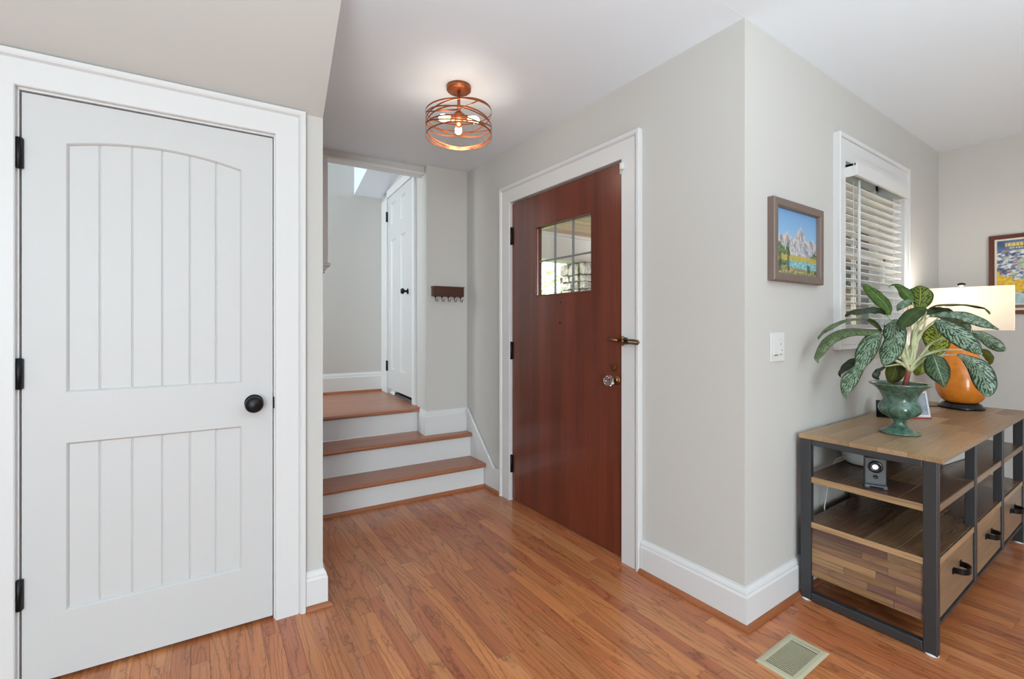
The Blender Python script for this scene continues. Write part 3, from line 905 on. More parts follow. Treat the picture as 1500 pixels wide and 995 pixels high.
# two spokes that carry the bands
for a in (0.6, 2.7, 4.8):
    MB().tube([(LX + 0.008 * math.cos(a), LY + 0.008 * math.sin(a), 2.305), (LX + 0.167 * math.cos(a), LY + 0.167 * math.sin(a), 2.290 + 0.012 * math.sin(a + 1.1))], 0.0032, 6) \
        .build('spoke', M['copper'], cl_)
bs = None
dirs = [R(55.987 + 8), R(55.987 + 128), R(55.987 - 112)]
for k, a in enumerate(dirs):
    e = Vector((math.cos(a), math.sin(a), -0.32)).normalized()
    C0 = Vector((LX, LY, 2.266))
    MB().tube([C0 + e * 0.015, C0 + e * 0.032, C0 + e * 0.033, C0 + e * 0.060], [0.010, 0.010, 0.0165, 0.0165], 14).build('socket', M['copper'], cl_)
    pr = [(0.012, 0.058), (0.013, 0.066), (0.016, 0.078), (0.0185, 0.092), (0.018, 0.104), (0.013, 0.114), (0.005, 0.119), (0.001, 0.1195)]
    MB().tube([C0 + e * z for r_, z in pr], [r_ for r_, z in pr], 14).build('bulb', M['bulb'], cl_)
pl = bpy.data.lights.new('ceiling_light_glow', 'POINT'); pl.energy = 2.8; pl.color = (1.0, 0.94, 0.85); pl.shadow_soft_size = 0.05
po = bpy.data.objects.new('ceiling_light_glow', pl); COL.objects.link(po); po.location = (LX, LY, 2.205)

# ---- key rack on the pier
kr = thing('key_rack', 'small dark brown wall shelf with five key hooks beneath it', 'key rack', (1.482, 1.225, 1.42), FC)
poly = [(1.368, 1.225), (1.368, 1.180), (1.380, 1.166), (1.611, 1.166), (1.618, 1.172), (1.618, 1.225)]
MB().prism(poly, XYT, 1.424, 1.496).build('shelf_box', M['rack'], kr, FC, bevel=0.0015)
MB().prism([(1.364, 1.225), (1.364, 1.178), (1.378, 1.162), (1.613, 1.162), (1.622, 1.170), (1.622, 1.225)], XYT, 1.494, 1.500).build('rim', M['rack'], kr, FC)
for i in range(5):
    x = 1.386 + i * 0.0515
    y = 1.178
    pts = [(x, y, 1.426), (x, y, 1.398), (x + 0.001, y - 0.003, 1.389), (x + 0.006, y - 0.006, 1.3835), (x + 0.012, y - 0.008, 1.388), (x + 0.014, y - 0.009, 1.397), (x + 0.0155, y - 0.009, 1.403)]
    MB().tube(pts, [0.0032, 0.0026, 0.0024, 0.0024, 0.0024, 0.0024, 0.003], 7).box(x - 0.006, x + 0.006, y - 0.004, y + 0.01, 1.416, 1.425).build('hook', M['hinge'], kr, FC)

# ---- light switch
ls = thing('light_switch', 'white dimmer light switch plate on the wall below the mountain painting', 'light switch', (2.033, YB, 1.105))
MB().prism([(1.974, 1.043), (2.092, 1.043), (2.092, 1.167), (1.974, 1.167)], lambda a, b, t: (a, t, b), YB - 0.005, YB).build('plate', M['plastic_white'], ls, bevel=0.0025)
MB().box(1.992, 2.030, YB - 0.0095, YB - 0.005, 1.072, 1.140).build('rocker', M['plastic_white'], ls, bevel=0.002)
MB().box(1.998, 2.024, YB - 0.0105, YB - 0.009, 1.070, 1.0735).build('air_gap_lever', M['plastic_grey'], ls)
MB().box(2.040, 2.073, YB - 0.0085, YB - 0.005, 1.072, 1.140).build('rocker', M['plastic_white'], ls, bevel=0.002)
for z_, x_ in ((1.118, 2.049), (1.091, 2.060), (1.074, 2.052)):
    MB().lathe([(0.003, YB - 0.0095), (0.003, YB - 0.008)], (x_, 0, z_), 8, axis='Y').build('slider_nub', M['plastic_grey'], ls)


# ---- pictures: frame, recess and a painted sheet (fine colour grid)
def picture_sheet(name, w_, h_, nu, nv, func, fn, parent, rough=0.45, label=None):
    me = bpy.data.meshes.new(name)
    vs = [fn(i / nu * w_, j / nv * h_) for j in range(nv + 1) for i in range(nu + 1)]
    inv = WM[parent.name].inverted()
    fs = [(j * (nu + 1) + i, j * (nu + 1) + i + 1, (j + 1) * (nu + 1) + i + 1, (j + 1) * (nu + 1) + i) for j in range(nv) for i in range(nu)]
    me.from_pydata([tuple(inv @ Vector(p)) for p in vs], [], fs)
    at = me.color_attributes.new('print', 'FLOAT_COLOR', 'POINT')
    d = []
    for j in range(nv + 1):
        for i in range(nu + 1):
            d += list(func(i / nu, j / nv))[:3] + [1]
    at.data.foreach_set('color', d)
    k = NT(name + '_paint')
    a = k.n('ShaderNodeAttribute'); a.attribute_name = 'print'
    k.l(a.outputs['Color'], k.b.inputs['Base Color']); k.b.inputs['Roughness'].default_value = rough
    me.materials.append(k.m)
    o = bpy.data.objects.new(name, me); COL.objects.link(o); o.parent = parent
    if label: o['label'] = label
    return o


from mathutils import noise as mnoise


def nz(x, y, s, seed=0.0): return mnoise.noise(Vector((x * s, y * s, seed)))


def lerp(a, b, t):
    t = max(0, min(1, t)); return tuple(a[i] * (1 - t) + b[i] * t for i in range(3))


def painting(u, v):
    c = lerp(srgb('#9cc6e4'), srgb('#6f9fce'), v * 1.4 - 0.4)
    # peaks: main one right of the middle, lower ones at the sides
    def ridge(u):
        h = 0.50 + 0.30 * max(0, 1 - abs(u - 0.60) / 0.18) ** 1.0 + 0.16 * max(0, 1 - abs(u - 0.28) / 0.25) + 0.14 * max(0, 1 - abs(u - 0.02) / 0.15) + 0.10 * max(0, 1 - abs(u - 0.88) / 0.22)
        return h + 0.05 * nz(u, 0, 18, 3) + 0.03 * nz(u, 0, 50, 9)
    hz = ridge(u)
    if v < hz:
        t = nz(u * 1.0 + v * 0.3, v, 14, 1) + 0.6 * nz(u, v, 45, 5)
        c = lerp(srgb('#8f93a4'), srgb('#d6d3cd'), 0.5 + t * 1.2)
        if t > 0.35: c = lerp(c, srgb('#d9b594'), 0.6)
        if nz(u * 3, v, 9, 8) < -0.28: c = lerp(c, srgb('#5c6f95'), 0.7)
    tr = 0.30 + 0.20 * max(0, 1 - abs(u - 0.12) / 0.2) + 0.22 * max(0, 1 - abs(u - 0.30) / 0.06) + 0.10 * max(0, 1 - abs(u - 0.95) / 0.12) + 0.05 * nz(u, 0, 40, 2)
    if v < tr:
        t = nz(u, v * 0.6, 40, 6)
        c = lerp(srgb('#314a44'), srgb('#7d9a5c'), 0.45 + t)
    if v < 0.30 + 0.03 * nz(u, v, 10, 7) and v > 0.20:
        t = nz(u * 0.5, v, 30, 4)
        c = lerp(srgb('#c9a54a'), srgb('#8da85a'), 0.4 + t)
    if v < 0.215 + 0.03 * nz(u, 0, 5, 2) and u > 0.28:
        c = lerp(srgb('#5d9fa8'), srgb('#a5cfd2'), 0.4 + nz(u * 0.4, v, 40, 12))
    if v < 0.10 + 0.08 * max(0, 0.5 - u) + 0.03 * nz(u, 0, 14, 3):
        t = nz(u, v, 35, 2)
        c = lerp(srgb('#4f6a46'), srgb('#c9b173'), 0.4 + t * 1.2)
    if (abs(u - 0.12 - 0.02 * nz(0, v, 8)) < 0.03 or abs(u - 0.31) < 0.022 or abs(u - 0.80) < 0.035 or abs(u - 0.97) < 0.03) and v < 0.42 - 0.5 * abs(u - 0.3) and v > 0.05:
        c = lerp(c, srgb('#2b3d3a'), 0.75)
    return c


# mountain painting on the window wall
pf = thing('mountain_painting', 'small painting of white mountain peaks over a lake in a grey-brown frame', 'painting', (2.18, YB, 1.56))
ox0, ox1, oz0, oz1 = 1.953, 2.413, 1.388, 1.733
FP = [(0, 0.0), (0, 0.014), (0.004, 0.026), (0.008, 0.030), (0.036, 0.030), (0.040, 0.026), (0.040, 0.0)]
MB().sweep([(ox0 + 0.040, oz0 + 0.036), (ox0 + 0.040, oz1 - 0.033), (ox1 - 0.036, oz1 - 0.033), (ox1 - 0.036, oz0 + 0.036)],
           [(w_ * 0.92, t_) for w_, t_ in FP], lambda a, b, t: (a, YB - t, b), closed=True, side=1).build('picture_frame', M['frame_brown'], pf)
sx0, sx1, sz0, sz1 = ox0 + 0.040, ox1 - 0.036, oz0 + 0.036, oz1 - 0.033
MB().box(ox0 + 0.01, ox1 - 0.01, YB - 0.010, YB, oz0 + 0.01, oz1 - 0.01).build('backing', M['dark'], pf)
picture_sheet('canvas', sx1 - sx0, sz1 - sz0, 90, 70, painting, lambda a, b: (sx0 + a, YB - 0.0115, sz0 + b), pf)


def poster(u, v):
    # deep blue top with a band of yellow lettering strokes, swirling pale rapids, ochre bank at the left
    c = lerp(srgb('#40567c'), srgb('#5f7ba0'), 0.5 + nz(u, v, 9, 2))
    if v > 0.90 and v < 0.955 and u > 0.10:
        s_ = math.sin(u * 130) + 0.7 * math.sin(u * 290 + v * 60)
        c = srgb('#e3c850') if s_ > -0.75 else c
    elif v > 0.865 and v < 0.885 and u > 0.16:
        c = srgb('#d9cf9a') if math.sin(u * 190) > -0.3 else srgb('#9a5a50')
    elif v < 0.84:
        f = nz(u * 1.0 + v * 0.8, v - u * 0.5, 7, 4)
        g = nz(u + v * 1.2, (v - u * 0.4) * 2.2, 12, 7) + 0.3 * nz(u, v, 40, 3)
        c = lerp(srgb('#44608c'), srgb('#dfe4e2'), 0.5 + g * 1.5)
        if f > 0.18: c = lerp(c, srgb('#a9b78c'), 0.7)
        if f < -0.3: c = lerp(c, srgb('#32375e'), 0.75)
        if nz(u, v, 16, 21) > 0.38: c = lerp(c, srgb('#c97f5a'), 0.5)
        if v < 0.50 - 0.55 * u + 0.05 * nz(u, v, 15, 5) and v > 0.18:
            c = lerp(srgb('#d9a51e'), srgb('#f0cc45'), 0.5 + nz(u, v, 22, 9))
        if v < 0.16:
            c = lerp(srgb('#8fb6c4'), srgb('#c8dadb'), 0.5 + nz(u, v, 12, 14))
        if u > 0.42 and v < 0.30 and v > 0.10 and abs(u - 0.62) < 0.20 and abs(v - 0.20) < 0.06 + 0.03 * nz(u, 0, 20, 1):
            c = srgb('#5a3a2c')
    return c


py0, py1, pz0, pz1 = 0.300, 0.734, 1.272, 1.786
pp = thing('framed_poster', 'poster of swirling river rapids with a yellow bank, in a red-brown frame behind the lamp', 'poster', (XC, 0.52, 1.53))
FP2 = [(0, 0.0), (0, 0.014), (0.003, 0.022), (0.024, 0.022), (0.026, 0.018), (0.026, 0)]
MB().sweep([(py0 + 0.026, pz0 + 0.026), (py1 - 0.026, pz0 + 0.026), (py1 - 0.026, pz1 - 0.026), (py0 + 0.026, pz1 - 0.026)],
           FP2, lambda a, b, t: (XC - t, a, b), closed=True, side=-1).build('picture_frame', M['frame_red'], pp)
MB().box(XC - 0.008, XC, py0 + 0.02, py1 - 0.02, pz0 + 0.02, pz1 - 0.02).build('border', M['mat'], pp)
picture_sheet('print', py1 - py0 - 0.074, pz1 - pz0 - 0.105, 170, 130, poster, lambda a, b: (XC - 0.0095, py1 - 0.037 - a, pz0 + 0.068 + b), pp)
MB().box(XC - 0.0098, XC - 0.008, py0 + 0.06, py1 - 0.037, pz0 + 0.040, pz0 + 0.060, ).build('caption_strip', M['frame_brown'], pp, label='brown caption line along the foot of the poster')

# ---- floor vent
fv = thing('floor_vent', 'beige metal floor register set in the oak floor in front of the console', 'floor vent', (1.76, 0.795, 0))
vx0, vx1, vy0, vy1 = 1.626, 1.893, 0.729, 0.864
MB().sweep([(vx0 + 0.027, vy0 + 0.022), (vx1 - 0.027, vy0 + 0.022), (vx1 - 0.027, vy1 - 0.022), (vx0 + 0.027, vy1 - 0.022)],
           [(0, -0.008), (0, 0.004), (0.002, 0.0055), (0.014, 0.0045), (0.022, 0.001), (0.022, -0.004)], XYT, closed=True, side=-1).build('rim', M['vent'], fv)
MB().box(vx0 + 0.02, vx1 - 0.02, vy0 + 0.02, vy1 - 0.02, -0.006, -0.004 + 0.0045).build('damper', M['dark'], fv)
lv = MB()
x = vx0 + 0.026
while x < vx1 - 0.052:
    lv.prism([(x, 0.0042), (x + 0.0046, 0.0042), (x + 0.0038, 0.001), (x + 0.0010, 0.001)], lambda a, b, t: (a, t, b), vy0 + 0.021, vy1 - 0.021)
    x += 0.0096
lv.build('louvre_blades', M['vent'], fv, kind='stuff')
MB().box(vx1 - 0.046, vx1 - 0.031, vy0 + 0.0225, vy1 - 0.0225, 0.001, 0.0035).build('lever_plate', M['vent'], fv, bevel=0.001)

# ================================================================== CONSOLE
TH = 0.722
cx0, cx1, cy0, cy1 = 2.178, 3.745, 0.500, 0.955
ct = thing('console_table', 'low console with reclaimed wood top, shelves and drawers in a charcoal steel frame', 'console table', (2.95, 0.73, 0))
PW = 0.030


def post(x0, y0, y1, z0, z1): return MB().box(x0, x0 + PW, y0, y1, z0, z1)


for xx in (cx0, cx1 - PW):
    m = MB()
    m.box(xx, xx + PW, cy0, cy0 + 0.042, 0.004, TH - 0.018).box(xx, xx + PW, cy1 - 0.042, cy1, 0.004, TH - 0.018)
    m.box(xx, xx + PW, cy0 + 0.042, cy1 - 0.042, 0.004, 0.040).box(xx, xx + PW, cy0 + 0.042, cy1 - 0.042, TH - 0.044, TH - 0.018)
    m.build('end_frame', M['steel'], ct, bevel=0.004)
for xx in (2.700, 3.207):
    MB().box(xx, xx + PW, cy0, cy0 + 0.034, 0.108, TH - 0.018).build('post', M['steel'], ct, bevel=0.003)
    MB().box(xx, xx + PW, cy1 - 0.034, cy1, 0.108, TH - 0.018).build('post', M['steel'], ct, bevel=0.003)
for yy in (cy0 + 0.004, cy1 - 0.034):
    MB().box(cx0 + PW, cx1 - PW, yy, yy + 0.030, TH - 0.036, TH - 0.018).build('top_rail', M['steel'], ct)
MB().box(cx0 + PW, cx1 - PW, cy0 + 0.006, cy0 + 0.026, 0.100, 0.112).build('drawer_rail', M['steel'], ct)
for xx in (cx0 + 0.015, cx1 - 0.015):
    for yy in (cy0 + 0.02, cy1 - 0.02):
        MB().lathe([(0.019, 0.0), (0.021, 0.002), (0.021, 0.006), (0.015, 0.008)], (xx, yy, 0), 16).build('foot', M['plastic_white'], ct)
rw = random.Random(5)


def plank_run(z0, z1, y0, y1, x0, x1, rows, mat, axis='X', lens=(0.35, 0.8), c=0.0012, name='plank', live=False):
    """boards laid side by side, each run cut into random lengths"""
    d = (y1 - y0) / rows
    for r_ in range(rows):
        x = x0
        first = True
        while x < x1 - 1e-4:
            ln = rw.uniform(*lens) * (rw.uniform(0.3, 1) if first else 1)
            first = False
            xe = x + ln
            if x1 - xe < 0.14: xe = x1
            ya, yb = y0 + r_ * d, y0 + (r_ + 1) * d
            if live and r_ == 0: ya -= rw.uniform(0.0, 0.005)
            tn = (rw.random(), rw.random(), rw.random())
            MB().cbox(x + 0.0004, xe - 0.0004, ya + 0.0004, yb - 0.0004, z0, z1 - rw.uniform(0, 0.0006), c, tn).build(name, mat, ct)
            x = xe


plank_run(TH - 0.018, TH, 0.490, 0.960, cx0 - 0.003, 3.80, 5, M['console_top'], live=True, lens=(0.45, 1.0))
# upper shelf, top of the drawer case
plank_run(0.517, 0.542, cy0 + 0.008, cy1 - 0.018, cx0 + 0.006, cx1 - 0.006, 4, M['console'])
plank_run(0.322, 0.345, cy0 + 0.012, cy1 - 0.018, cx0 + 0.008, cx1 - 0.008, 4, M['console'])
plank_run(0.108, 0.120, cy0 + 0.012, cy1 - 0.018, cx0 + 0.02, cx1 - 0.02, 2, M['console'], lens=(0.9, 1.6))
# pale edge bands of the shelf and of the case top, on the side towards the viewer and along the front
for z0_, z1_ in ((0.517, 0.542), (0.322, 0.345)):
    MB().box(cx0 + 0.003, cx0 + 0.0062, cy0 + 0.036, cy1 - 0.043, z0_, z1_ - 0.0005, (0.66, 0.3, 0.8)).build('edge_band', M['console_side'], ct)
    for xa, xb in ((cx0 + PW + 0.001, 2.699), (2.731, 3.206), (3.238, cx1 - PW - 0.001)):
        MB().box(xa, xb, cy0 + 0.005, cy0 + 0.0082, z0_, z1_ - 0.0005, (rw.random(), 0.3, 0.4)).build('edge_band', M['console_top'], ct)
# side panel of the drawer case: staggered strips
z = 0.120
rr = 0
rows = 7
hh = (0.322 - 0.120 + 0.006) / rows
for xx, sgn in ((cx0 + 0.008, 1), (cx1 - 0.026, -1)):
    for r_ in range(rows):
        zz0 = 0.112 + r_ * hh + 0.0
        y = cy0 + 0.036
        first = True
        while y < cy1 - 0.043:
            ye = y + rw.uniform(0.12, 0.30) * (rw.uniform(0.4, 1) if first else 1); first = False
            if cy1 - 0.042 - ye < 0.06: ye = cy1 - 0.042
            tn = (rw.random(), rw.random(), rw.random())
            d = rw.uniform(0, 0.0015)
            MB().box(xx + (d if sgn > 0 else 0), xx + 0.018 - (0 if sgn > 0 else d), y + 0.0004, ye - 0.0004, zz0 + 0.0004, zz0 + hh - 0.0004, tn) \
                .build('side_strip', M['console_side'], ct, bevel=0.0006, seg=1)
            y = ye
MB().box(cx0 + 0.03, cx1 - 0.03, cy1 - 0.032, cy1 - 0.02, 0.120, 0.322, (0.2, 0.5, 0.1)).build('back_panel', M['console'], ct)
# drawers with strap handles
dxs = [(cx0 + PW + 0.003, 2.697), (2.733, 3.204), (3.240, cx1 - PW - 0.003)]
for k_, (xa, xb) in enumerate(dxs):
    tn = (rw.random(), rw.random(), rw.random())
    dr = MB().box(xa, xb, cy0 + 0.008, cy0 + 0.026, 0.122, 0.318, tn)
    dr.box(xa + 0.01, xb - 0.01, cy0 + 0.026, cy1 - 0.05, 0.126, 0.134, tn).box(xa + 0.01, xa + 0.02, cy0 + 0.026, cy1 - 0.05, 0.134, 0.30, tn) \
        .box(xb - 0.02, xb - 0.01, cy0 + 0.026, cy1 - 0.05, 0.134, 0.30, tn)
    d_o = dr.build('drawer', M['console_top'], ct, bevel=0.0015)
    xc = (xa + xb) / 2
    n = 16; vs = []; fs = []
    for i in range(n + 1):
        a = PI * i / n
        hx = -0.045 * math.cos(a); hy = cy0 + 0.008 - 0.042 * math.sin(a) ** 0.7
        for q, dz in ((0, -0.011), (0, 0.011), (1, 0.011), (1, -0.011)):
            vs.append((xc + hx * (1 - 0.08 * q), hy + 0.0035 * q, 0.248 + dz))
    for i in range(n):
        for k in range(4):
            fs.append((i * 4 + k, i * 4 + (k + 1) % 4, (i + 1) * 4 + (k + 1) % 4, (i + 1) * 4 + k))
    fs += [(0, 1, 2, 3), (n * 4 + 3, n * 4 + 2, n * 4 + 1, n * 4)]
    h = MB().add(vs, fs, smooth=False)
    h.box(xc - 0.062, xc - 0.041, cy0 + 0.0045, cy0 + 0.008, 0.237, 0.259).box(xc + 0.041, xc + 0.062, cy0 + 0.0045, cy0 + 0.008, 0.237, 0.259)
    ho = h.build('handle', M['black'], d_o)

# ================================================================== THINGS ON THE CONSOLE
PX, PY = 2.546, 0.711
pt = thing('potted_plant', 'leafy plant with silver-veined leaves in a green glazed urn on the console', 'potted plant', (PX, PY, TH))
prof = [(0.0, 0.0), (0.070, 0.0), (0.074, 0.004), (0.072, 0.009), (0.060, 0.015), (0.043, 0.024), (0.030, 0.036), (0.0235, 0.048), (0.0235, 0.058), (0.029, 0.066), (0.044, 0.075),
        (0.062, 0.086), (0.074, 0.100), (0.078, 0.113), (0.076, 0.126), (0.069, 0.139), (0.062, 0.150), (0.060, 0.158), (0.064, 0.172), (0.073, 0.192), (0.085, 0.208),
        (0.101, 0.221), (0.110, 0.226), (0.112, 0.230), (0.109, 0.233), (0.100, 0.230), (0.084, 0.216), (0.072, 0.198), (0.0, 0.196)]
MB().lathe([(r_ * 0.985, z_ * 0.955) for r_, z_ in prof], (PX, PY, TH), 48).build('urn', M['glaze'], pt)
MB().lathe([(0.0, 0.203), (0.06, 0.202), (0.080, 0.201), (0.079, 0.195)], (PX, PY, TH), 32).build('soil', M['soil'], pt)
LEAVES=[
 ([(2451,749,1177,8.4),(2413,761,1209,13.9),(2378,771,1227,16.6),(2334,787,1227,19.2),(2256,826,1215,21.9),(2194,854,1184,14.9),(2153,868,1153,6.8),(2135,866,1140,1.6)],68,0),
 ([(2451,749,1174,7.6),(2408,772,1169,17.1),(2337,814,1171,20.9),(2283,844,1158,22.7),(2241,867,1133,23.6),(2214,879,1103,19.8),(2194,887,1074,16.0),(2179,890,1054,9.4),(2179,884,1038,1.5)],40,0),
 ([(2505,737,1244,4.8),(2517,746,1274,19.4),(2520,761,1299,26.0),(2520,778,1321,27.8),(2519,796,1343,24.7),(2518,814,1363,19.9),(2522,828,1378,13.4),(2534,838,1387,3.4)],20,1),
 ([(2519,751,1248,3.6),(2506,767,1262,12.6),(2490,785,1268,19.9),(2464,809,1265,16.3),(2433,837,1259,16.4),(2418,854,1255,12.8),(2413,865,1244,5.5),(2417,869,1238,1.1)],45,2),
 ([(2469,701,1224,9.0),(2450,700,1203,29.7),(2433,698,1174,39.8),(2422,692,1143,36.7),(2400,693,1114,36.4),(2378,695,1089,37.7),(2353,697,1061,25.9),(2332,698,1042,12.9),(2315,696,1029,1.4)],10,3),
 ([(2437,746,1163,12.1),(2410,755,1147,27.0),(2385,762,1124,34.4),(2359,770,1089,35.7),(2337,775,1060,31.1),(2317,778,1032,20.7),(2295,783,1004,20.6),(2264,794,975,29.3),(2243,799,951,26.2),(2226,800,926,17.4),(2213,799,910,8.7),(2207,793,894,1.2)],10,3),
 ([(2413,823,1051,6.8),(2393,839,1033,18.3),(2375,854,1012,17.2),(2362,865,993,10.3),(2356,871,981,5.7),(2363,869,965,1.4)],40,2),
 ([(2516,754,1014,6.5),(2501,763,1003,6.5),(2491,771,994,11.3),(2482,776,973,14.6),(2493,769,956,3.2)],20,2),
 ([(2614,736,1049,6.3),(2615,740,1033,22.1),(2615,745,1001,34.8),(2612,751,970,33.3),(2609,758,948,22.2),(2610,762,935,6.4)],10,4),
 ([(2616,686,1307,7.0),(2622,696,1320,19.4),(2621,710,1342,23.1),(2619,725,1365,16.1),(2617,741,1380,9.0),(2618,753,1385,4.5),(2620,766,1380,1.5),(2629,774,1375,0.7)],30,1),
 ([(2612,664,1276,7.6),(2626,665,1291,30.4),(2640,666,1313,42.7),(2652,668,1338,45.9),(2662,671,1360,36.9),(2672,674,1373,18.5),(2682,678,1378,3.1)],5,5),
 ([(2621,682,1294,5.3),(2602,691,1302,14.0),(2579,701,1296,15.8),(2557,711,1282,14.0),(2544,715,1270,7.0),(2536,716,1261,1.0)],30,3),
 ([(2602,635,1272,6.0),(2565,642,1265,19.4),(2524,652,1253,26.7),(2488,658,1238,28.0),(2452,664,1216,26.3),(2421,667,1197,16.0),(2395,666,1180,1.4)],10,6),
 ([(2652,637,1274,8.4),(2656,621,1283,16.8),(2664,602,1287,20.9),(2701,563,1288,20.7),(2738,525,1284,18.6),(2761,495,1275,16.4),(2768,477,1262,10.2),(2759,469,1245,2.0)],72,4),
 ([(2613,640,1247,5.5),(2635,629,1257,14.6),(2666,614,1263,18.3),(2698,597,1264,14.7),(2724,584,1258,9.2),(2744,576,1249,1.8)],35,2),
 ([(2612,628,1239,6.3),(2621,606,1243,11.0),(2633,582,1246,14.0),(2653,552,1243,18.6),(2664,529,1236,23.1),(2676,505,1225,24.4),(2686,482,1212,21.2),(2695,460,1197,13.5),(2695,444,1188,7.5),(2690,431,1181,0.9)],20,3),
 ([(2689,613,1234,3.3),(2719,597,1226,10.0),(2752,579,1222,16.7),(2783,564,1207,21.7),(2806,553,1189,20.1),(2822,547,1170,8.4)],25,3),
 ([(2591,606,1212,8.9),(2588,587,1206,21.9),(2586,568,1192,30.4),(2586,547,1173,35.9),(2585,526,1154,38.4),(2584,506,1133,35.2),(2579,488,1113,27.9),(2569,473,1096,16.6),(2554,462,1081,2.1)],8,7),
 ([(2810,531,1167,4.7),(2821,515,1160,14.0),(2831,499,1147,20.1),(2841,484,1130,23.1),(2850,469,1114,24.6),(2857,456,1101,19.9),(2859,446,1093,12.2),(2856,440,1087,3.0)],15,3),
 ([(2870,515,1088,4.7),(2891,506,1079,14.2),(2909,498,1062,17.4),(2922,494,1045,14.3),(2928,495,1032,7.9),(2931,498,1019,1.3)],15,4),
 ([(2699,557,1072,4.5),(2708,540,1062,11.9),(2718,521,1045,23.6),(2726,503,1026,33.8),(2728,489,1001,38.0),(2725,480,970,37.8),(2718,472,940,31.8),(2705,469,918,20.1),(2684,471,903,4.3)],8,7),
 ([(2571,608,1075,7.3),(2563,601,1059,29.2),(2557,593,1036,39.2),(2552,585,1008,40.5),(2547,576,984,31.6),(2540,568,962,17.2),(2533,561,942,1.4)],8,8),
 ([(2802,657,1062,9.6),(2826,656,1086,32.1),(2847,656,1118,48.5),(2860,661,1156,52.0),(2868,670,1185,39.2),(2879,678,1208,13.1)],8,9),
 ([(2733,655,1067,6.3),(2715,665,1043,22.0),(2698,673,1018,26.7),(2682,680,994,22.0),(2669,687,972,6.3)],10,9),
]
TRUNK= [(2569, 693, 938), (2572, 692, 972), (2573, 685, 1005)]
TOP = Vector([v / 1000 for v in TRUNK[2]])
MB().tube([Vector((PX + 0.012, PY - 0.012, TH + 0.195)), Vector([v / 1000 for v in TRUNK[1]]), TOP + Vector((0, 0, 0.02))], [0.011, 0.010, 0.010], 12).build('stalk', M['trunk'], pt)
REF = Vector((-0.94, -0.30, 0.10)).normalized()      # the room side of the plant


def smooth_path(P, m):
    """Catmull-Rom resample of rows (x,y,z,w)"""
    n = len(P); out = []
    for k in range(m):
        t = k / (m - 1) * (n - 1); i = min(int(t), n - 2); u = t - i
        p0, p1, p2, p3 = P[max(i - 1, 0)], P[i], P[i + 1], P[min(i + 2, n - 1)]
        out.append([0.5 * ((2 * p1[c]) + (-p0[c] + p2[c]) * u + (2 * p0[c] - 5 * p1[c] + 4 * p2[c] - p3[c]) * u * u + (-p0[c] + 3 * p1[c] - 3 * p2[c] + p3[c]) * u ** 3) for c in range(4)])
    return out


BASES = []
for li, (pts, roll, tone) in enumerate(LEAVES):
    P = [[p[0] / 1000, p[1] / 1000, p[2] / 1000, p[3] / 1000] for p in pts]
    S = smooth_path(P, 22)
    nu = 8
    m = MB(); vs = []; uv = []; fs = []
    for i, q in enumerate(S):
        a = Vector(S[max(i - 1, 0)][:3]); b = Vector(S[min(i + 1, 21)][:3]); t = (b - a).normalized()
        side = t.cross(REF)
        if side.length < 0.2: side = t.cross(Vector((0, 0, 1)))
        side.normalize()
        nrm = side.cross(t).normalized()
        if nrm.dot(REF) < 0: nrm = -nrm
        ra = R(roll) * (1 if (li % 2) else -1) if roll < 30 else R(roll)
        if roll >= 30:      # nearly edge-on leaves: blade lies flat, its face turned upward
            up = Vector((0, 0, 1))
            s2 = t.cross(up)
            if s2.length > 0.15:
                s2.normalize(); k_ = min(1, (roll - 25) / 45)
                if s2.dot(side) < 0: s2 = -s2
                side = (side * (1 - k_) + s2 * k_).normalized()
            nrm = side.cross(t).normalized()
            if nrm.z < 0: nrm = -nrm
        else:
            side = (side * math.cos(ra) + nrm * math.sin(ra)).normalized()
            nrm = side.cross(t).normalized()
            if nrm.dot(REF) < 0: nrm = -nrm
        hw = max(q[3], 0.0006)
        v_ = i / 21
        for j in range(nu + 1):
            u = j / nu; x_ = 2 * u - 1
            cup = (abs(x_) ** 1.5) * hw * 0.32 - 0.15 * hw
            wav = 0.0022 * math.sin(v_ * 23 + 5 * x_ + li) * abs(x_)
            p = Vector(q[:3]) + side * (hw * x_) - nrm * (cup - wav)
            vs.append(p); uv.append((u, v_))
    for i in range(21):
        for j in range(nu):
            a = i * (nu + 1) + j; fs.append((a, a + 1, a + nu + 2, a + nu + 1))
    m.add(vs, fs, smooth=True); m.uv = uv
    m.build('leaf', LM[tone], pt, solid=0.0012)
    B = Vector(S[0][:3]); T1 = (B - Vector(S[3][:3])).normalized()
    root = TOP + Vector((0, 0, 0.012 * math.sin(li * 2.1)))
    d = (B - root).length
    mid = root * 0.42 + B * 0.58 + Vector((0, 0, 0.05 * d)) + T1 * 0.12 * d
    c1 = root * 0.8 + B * 0.2 + Vector((0, 0, 0.10 * d))
    pp_ = smooth_path([list(root) + [0.0078], list(c1) + [0.0068], list(mid) + [0.0042], list(B) + [0.0022]], 12)
    # the petiole runs on as the raised underside of the midrib for a short way
    MB().tube([Vector(p[:3]) for p in pp_], [p[3] for p in pp_], 7).build('petiole', M['leafstem'], pt)

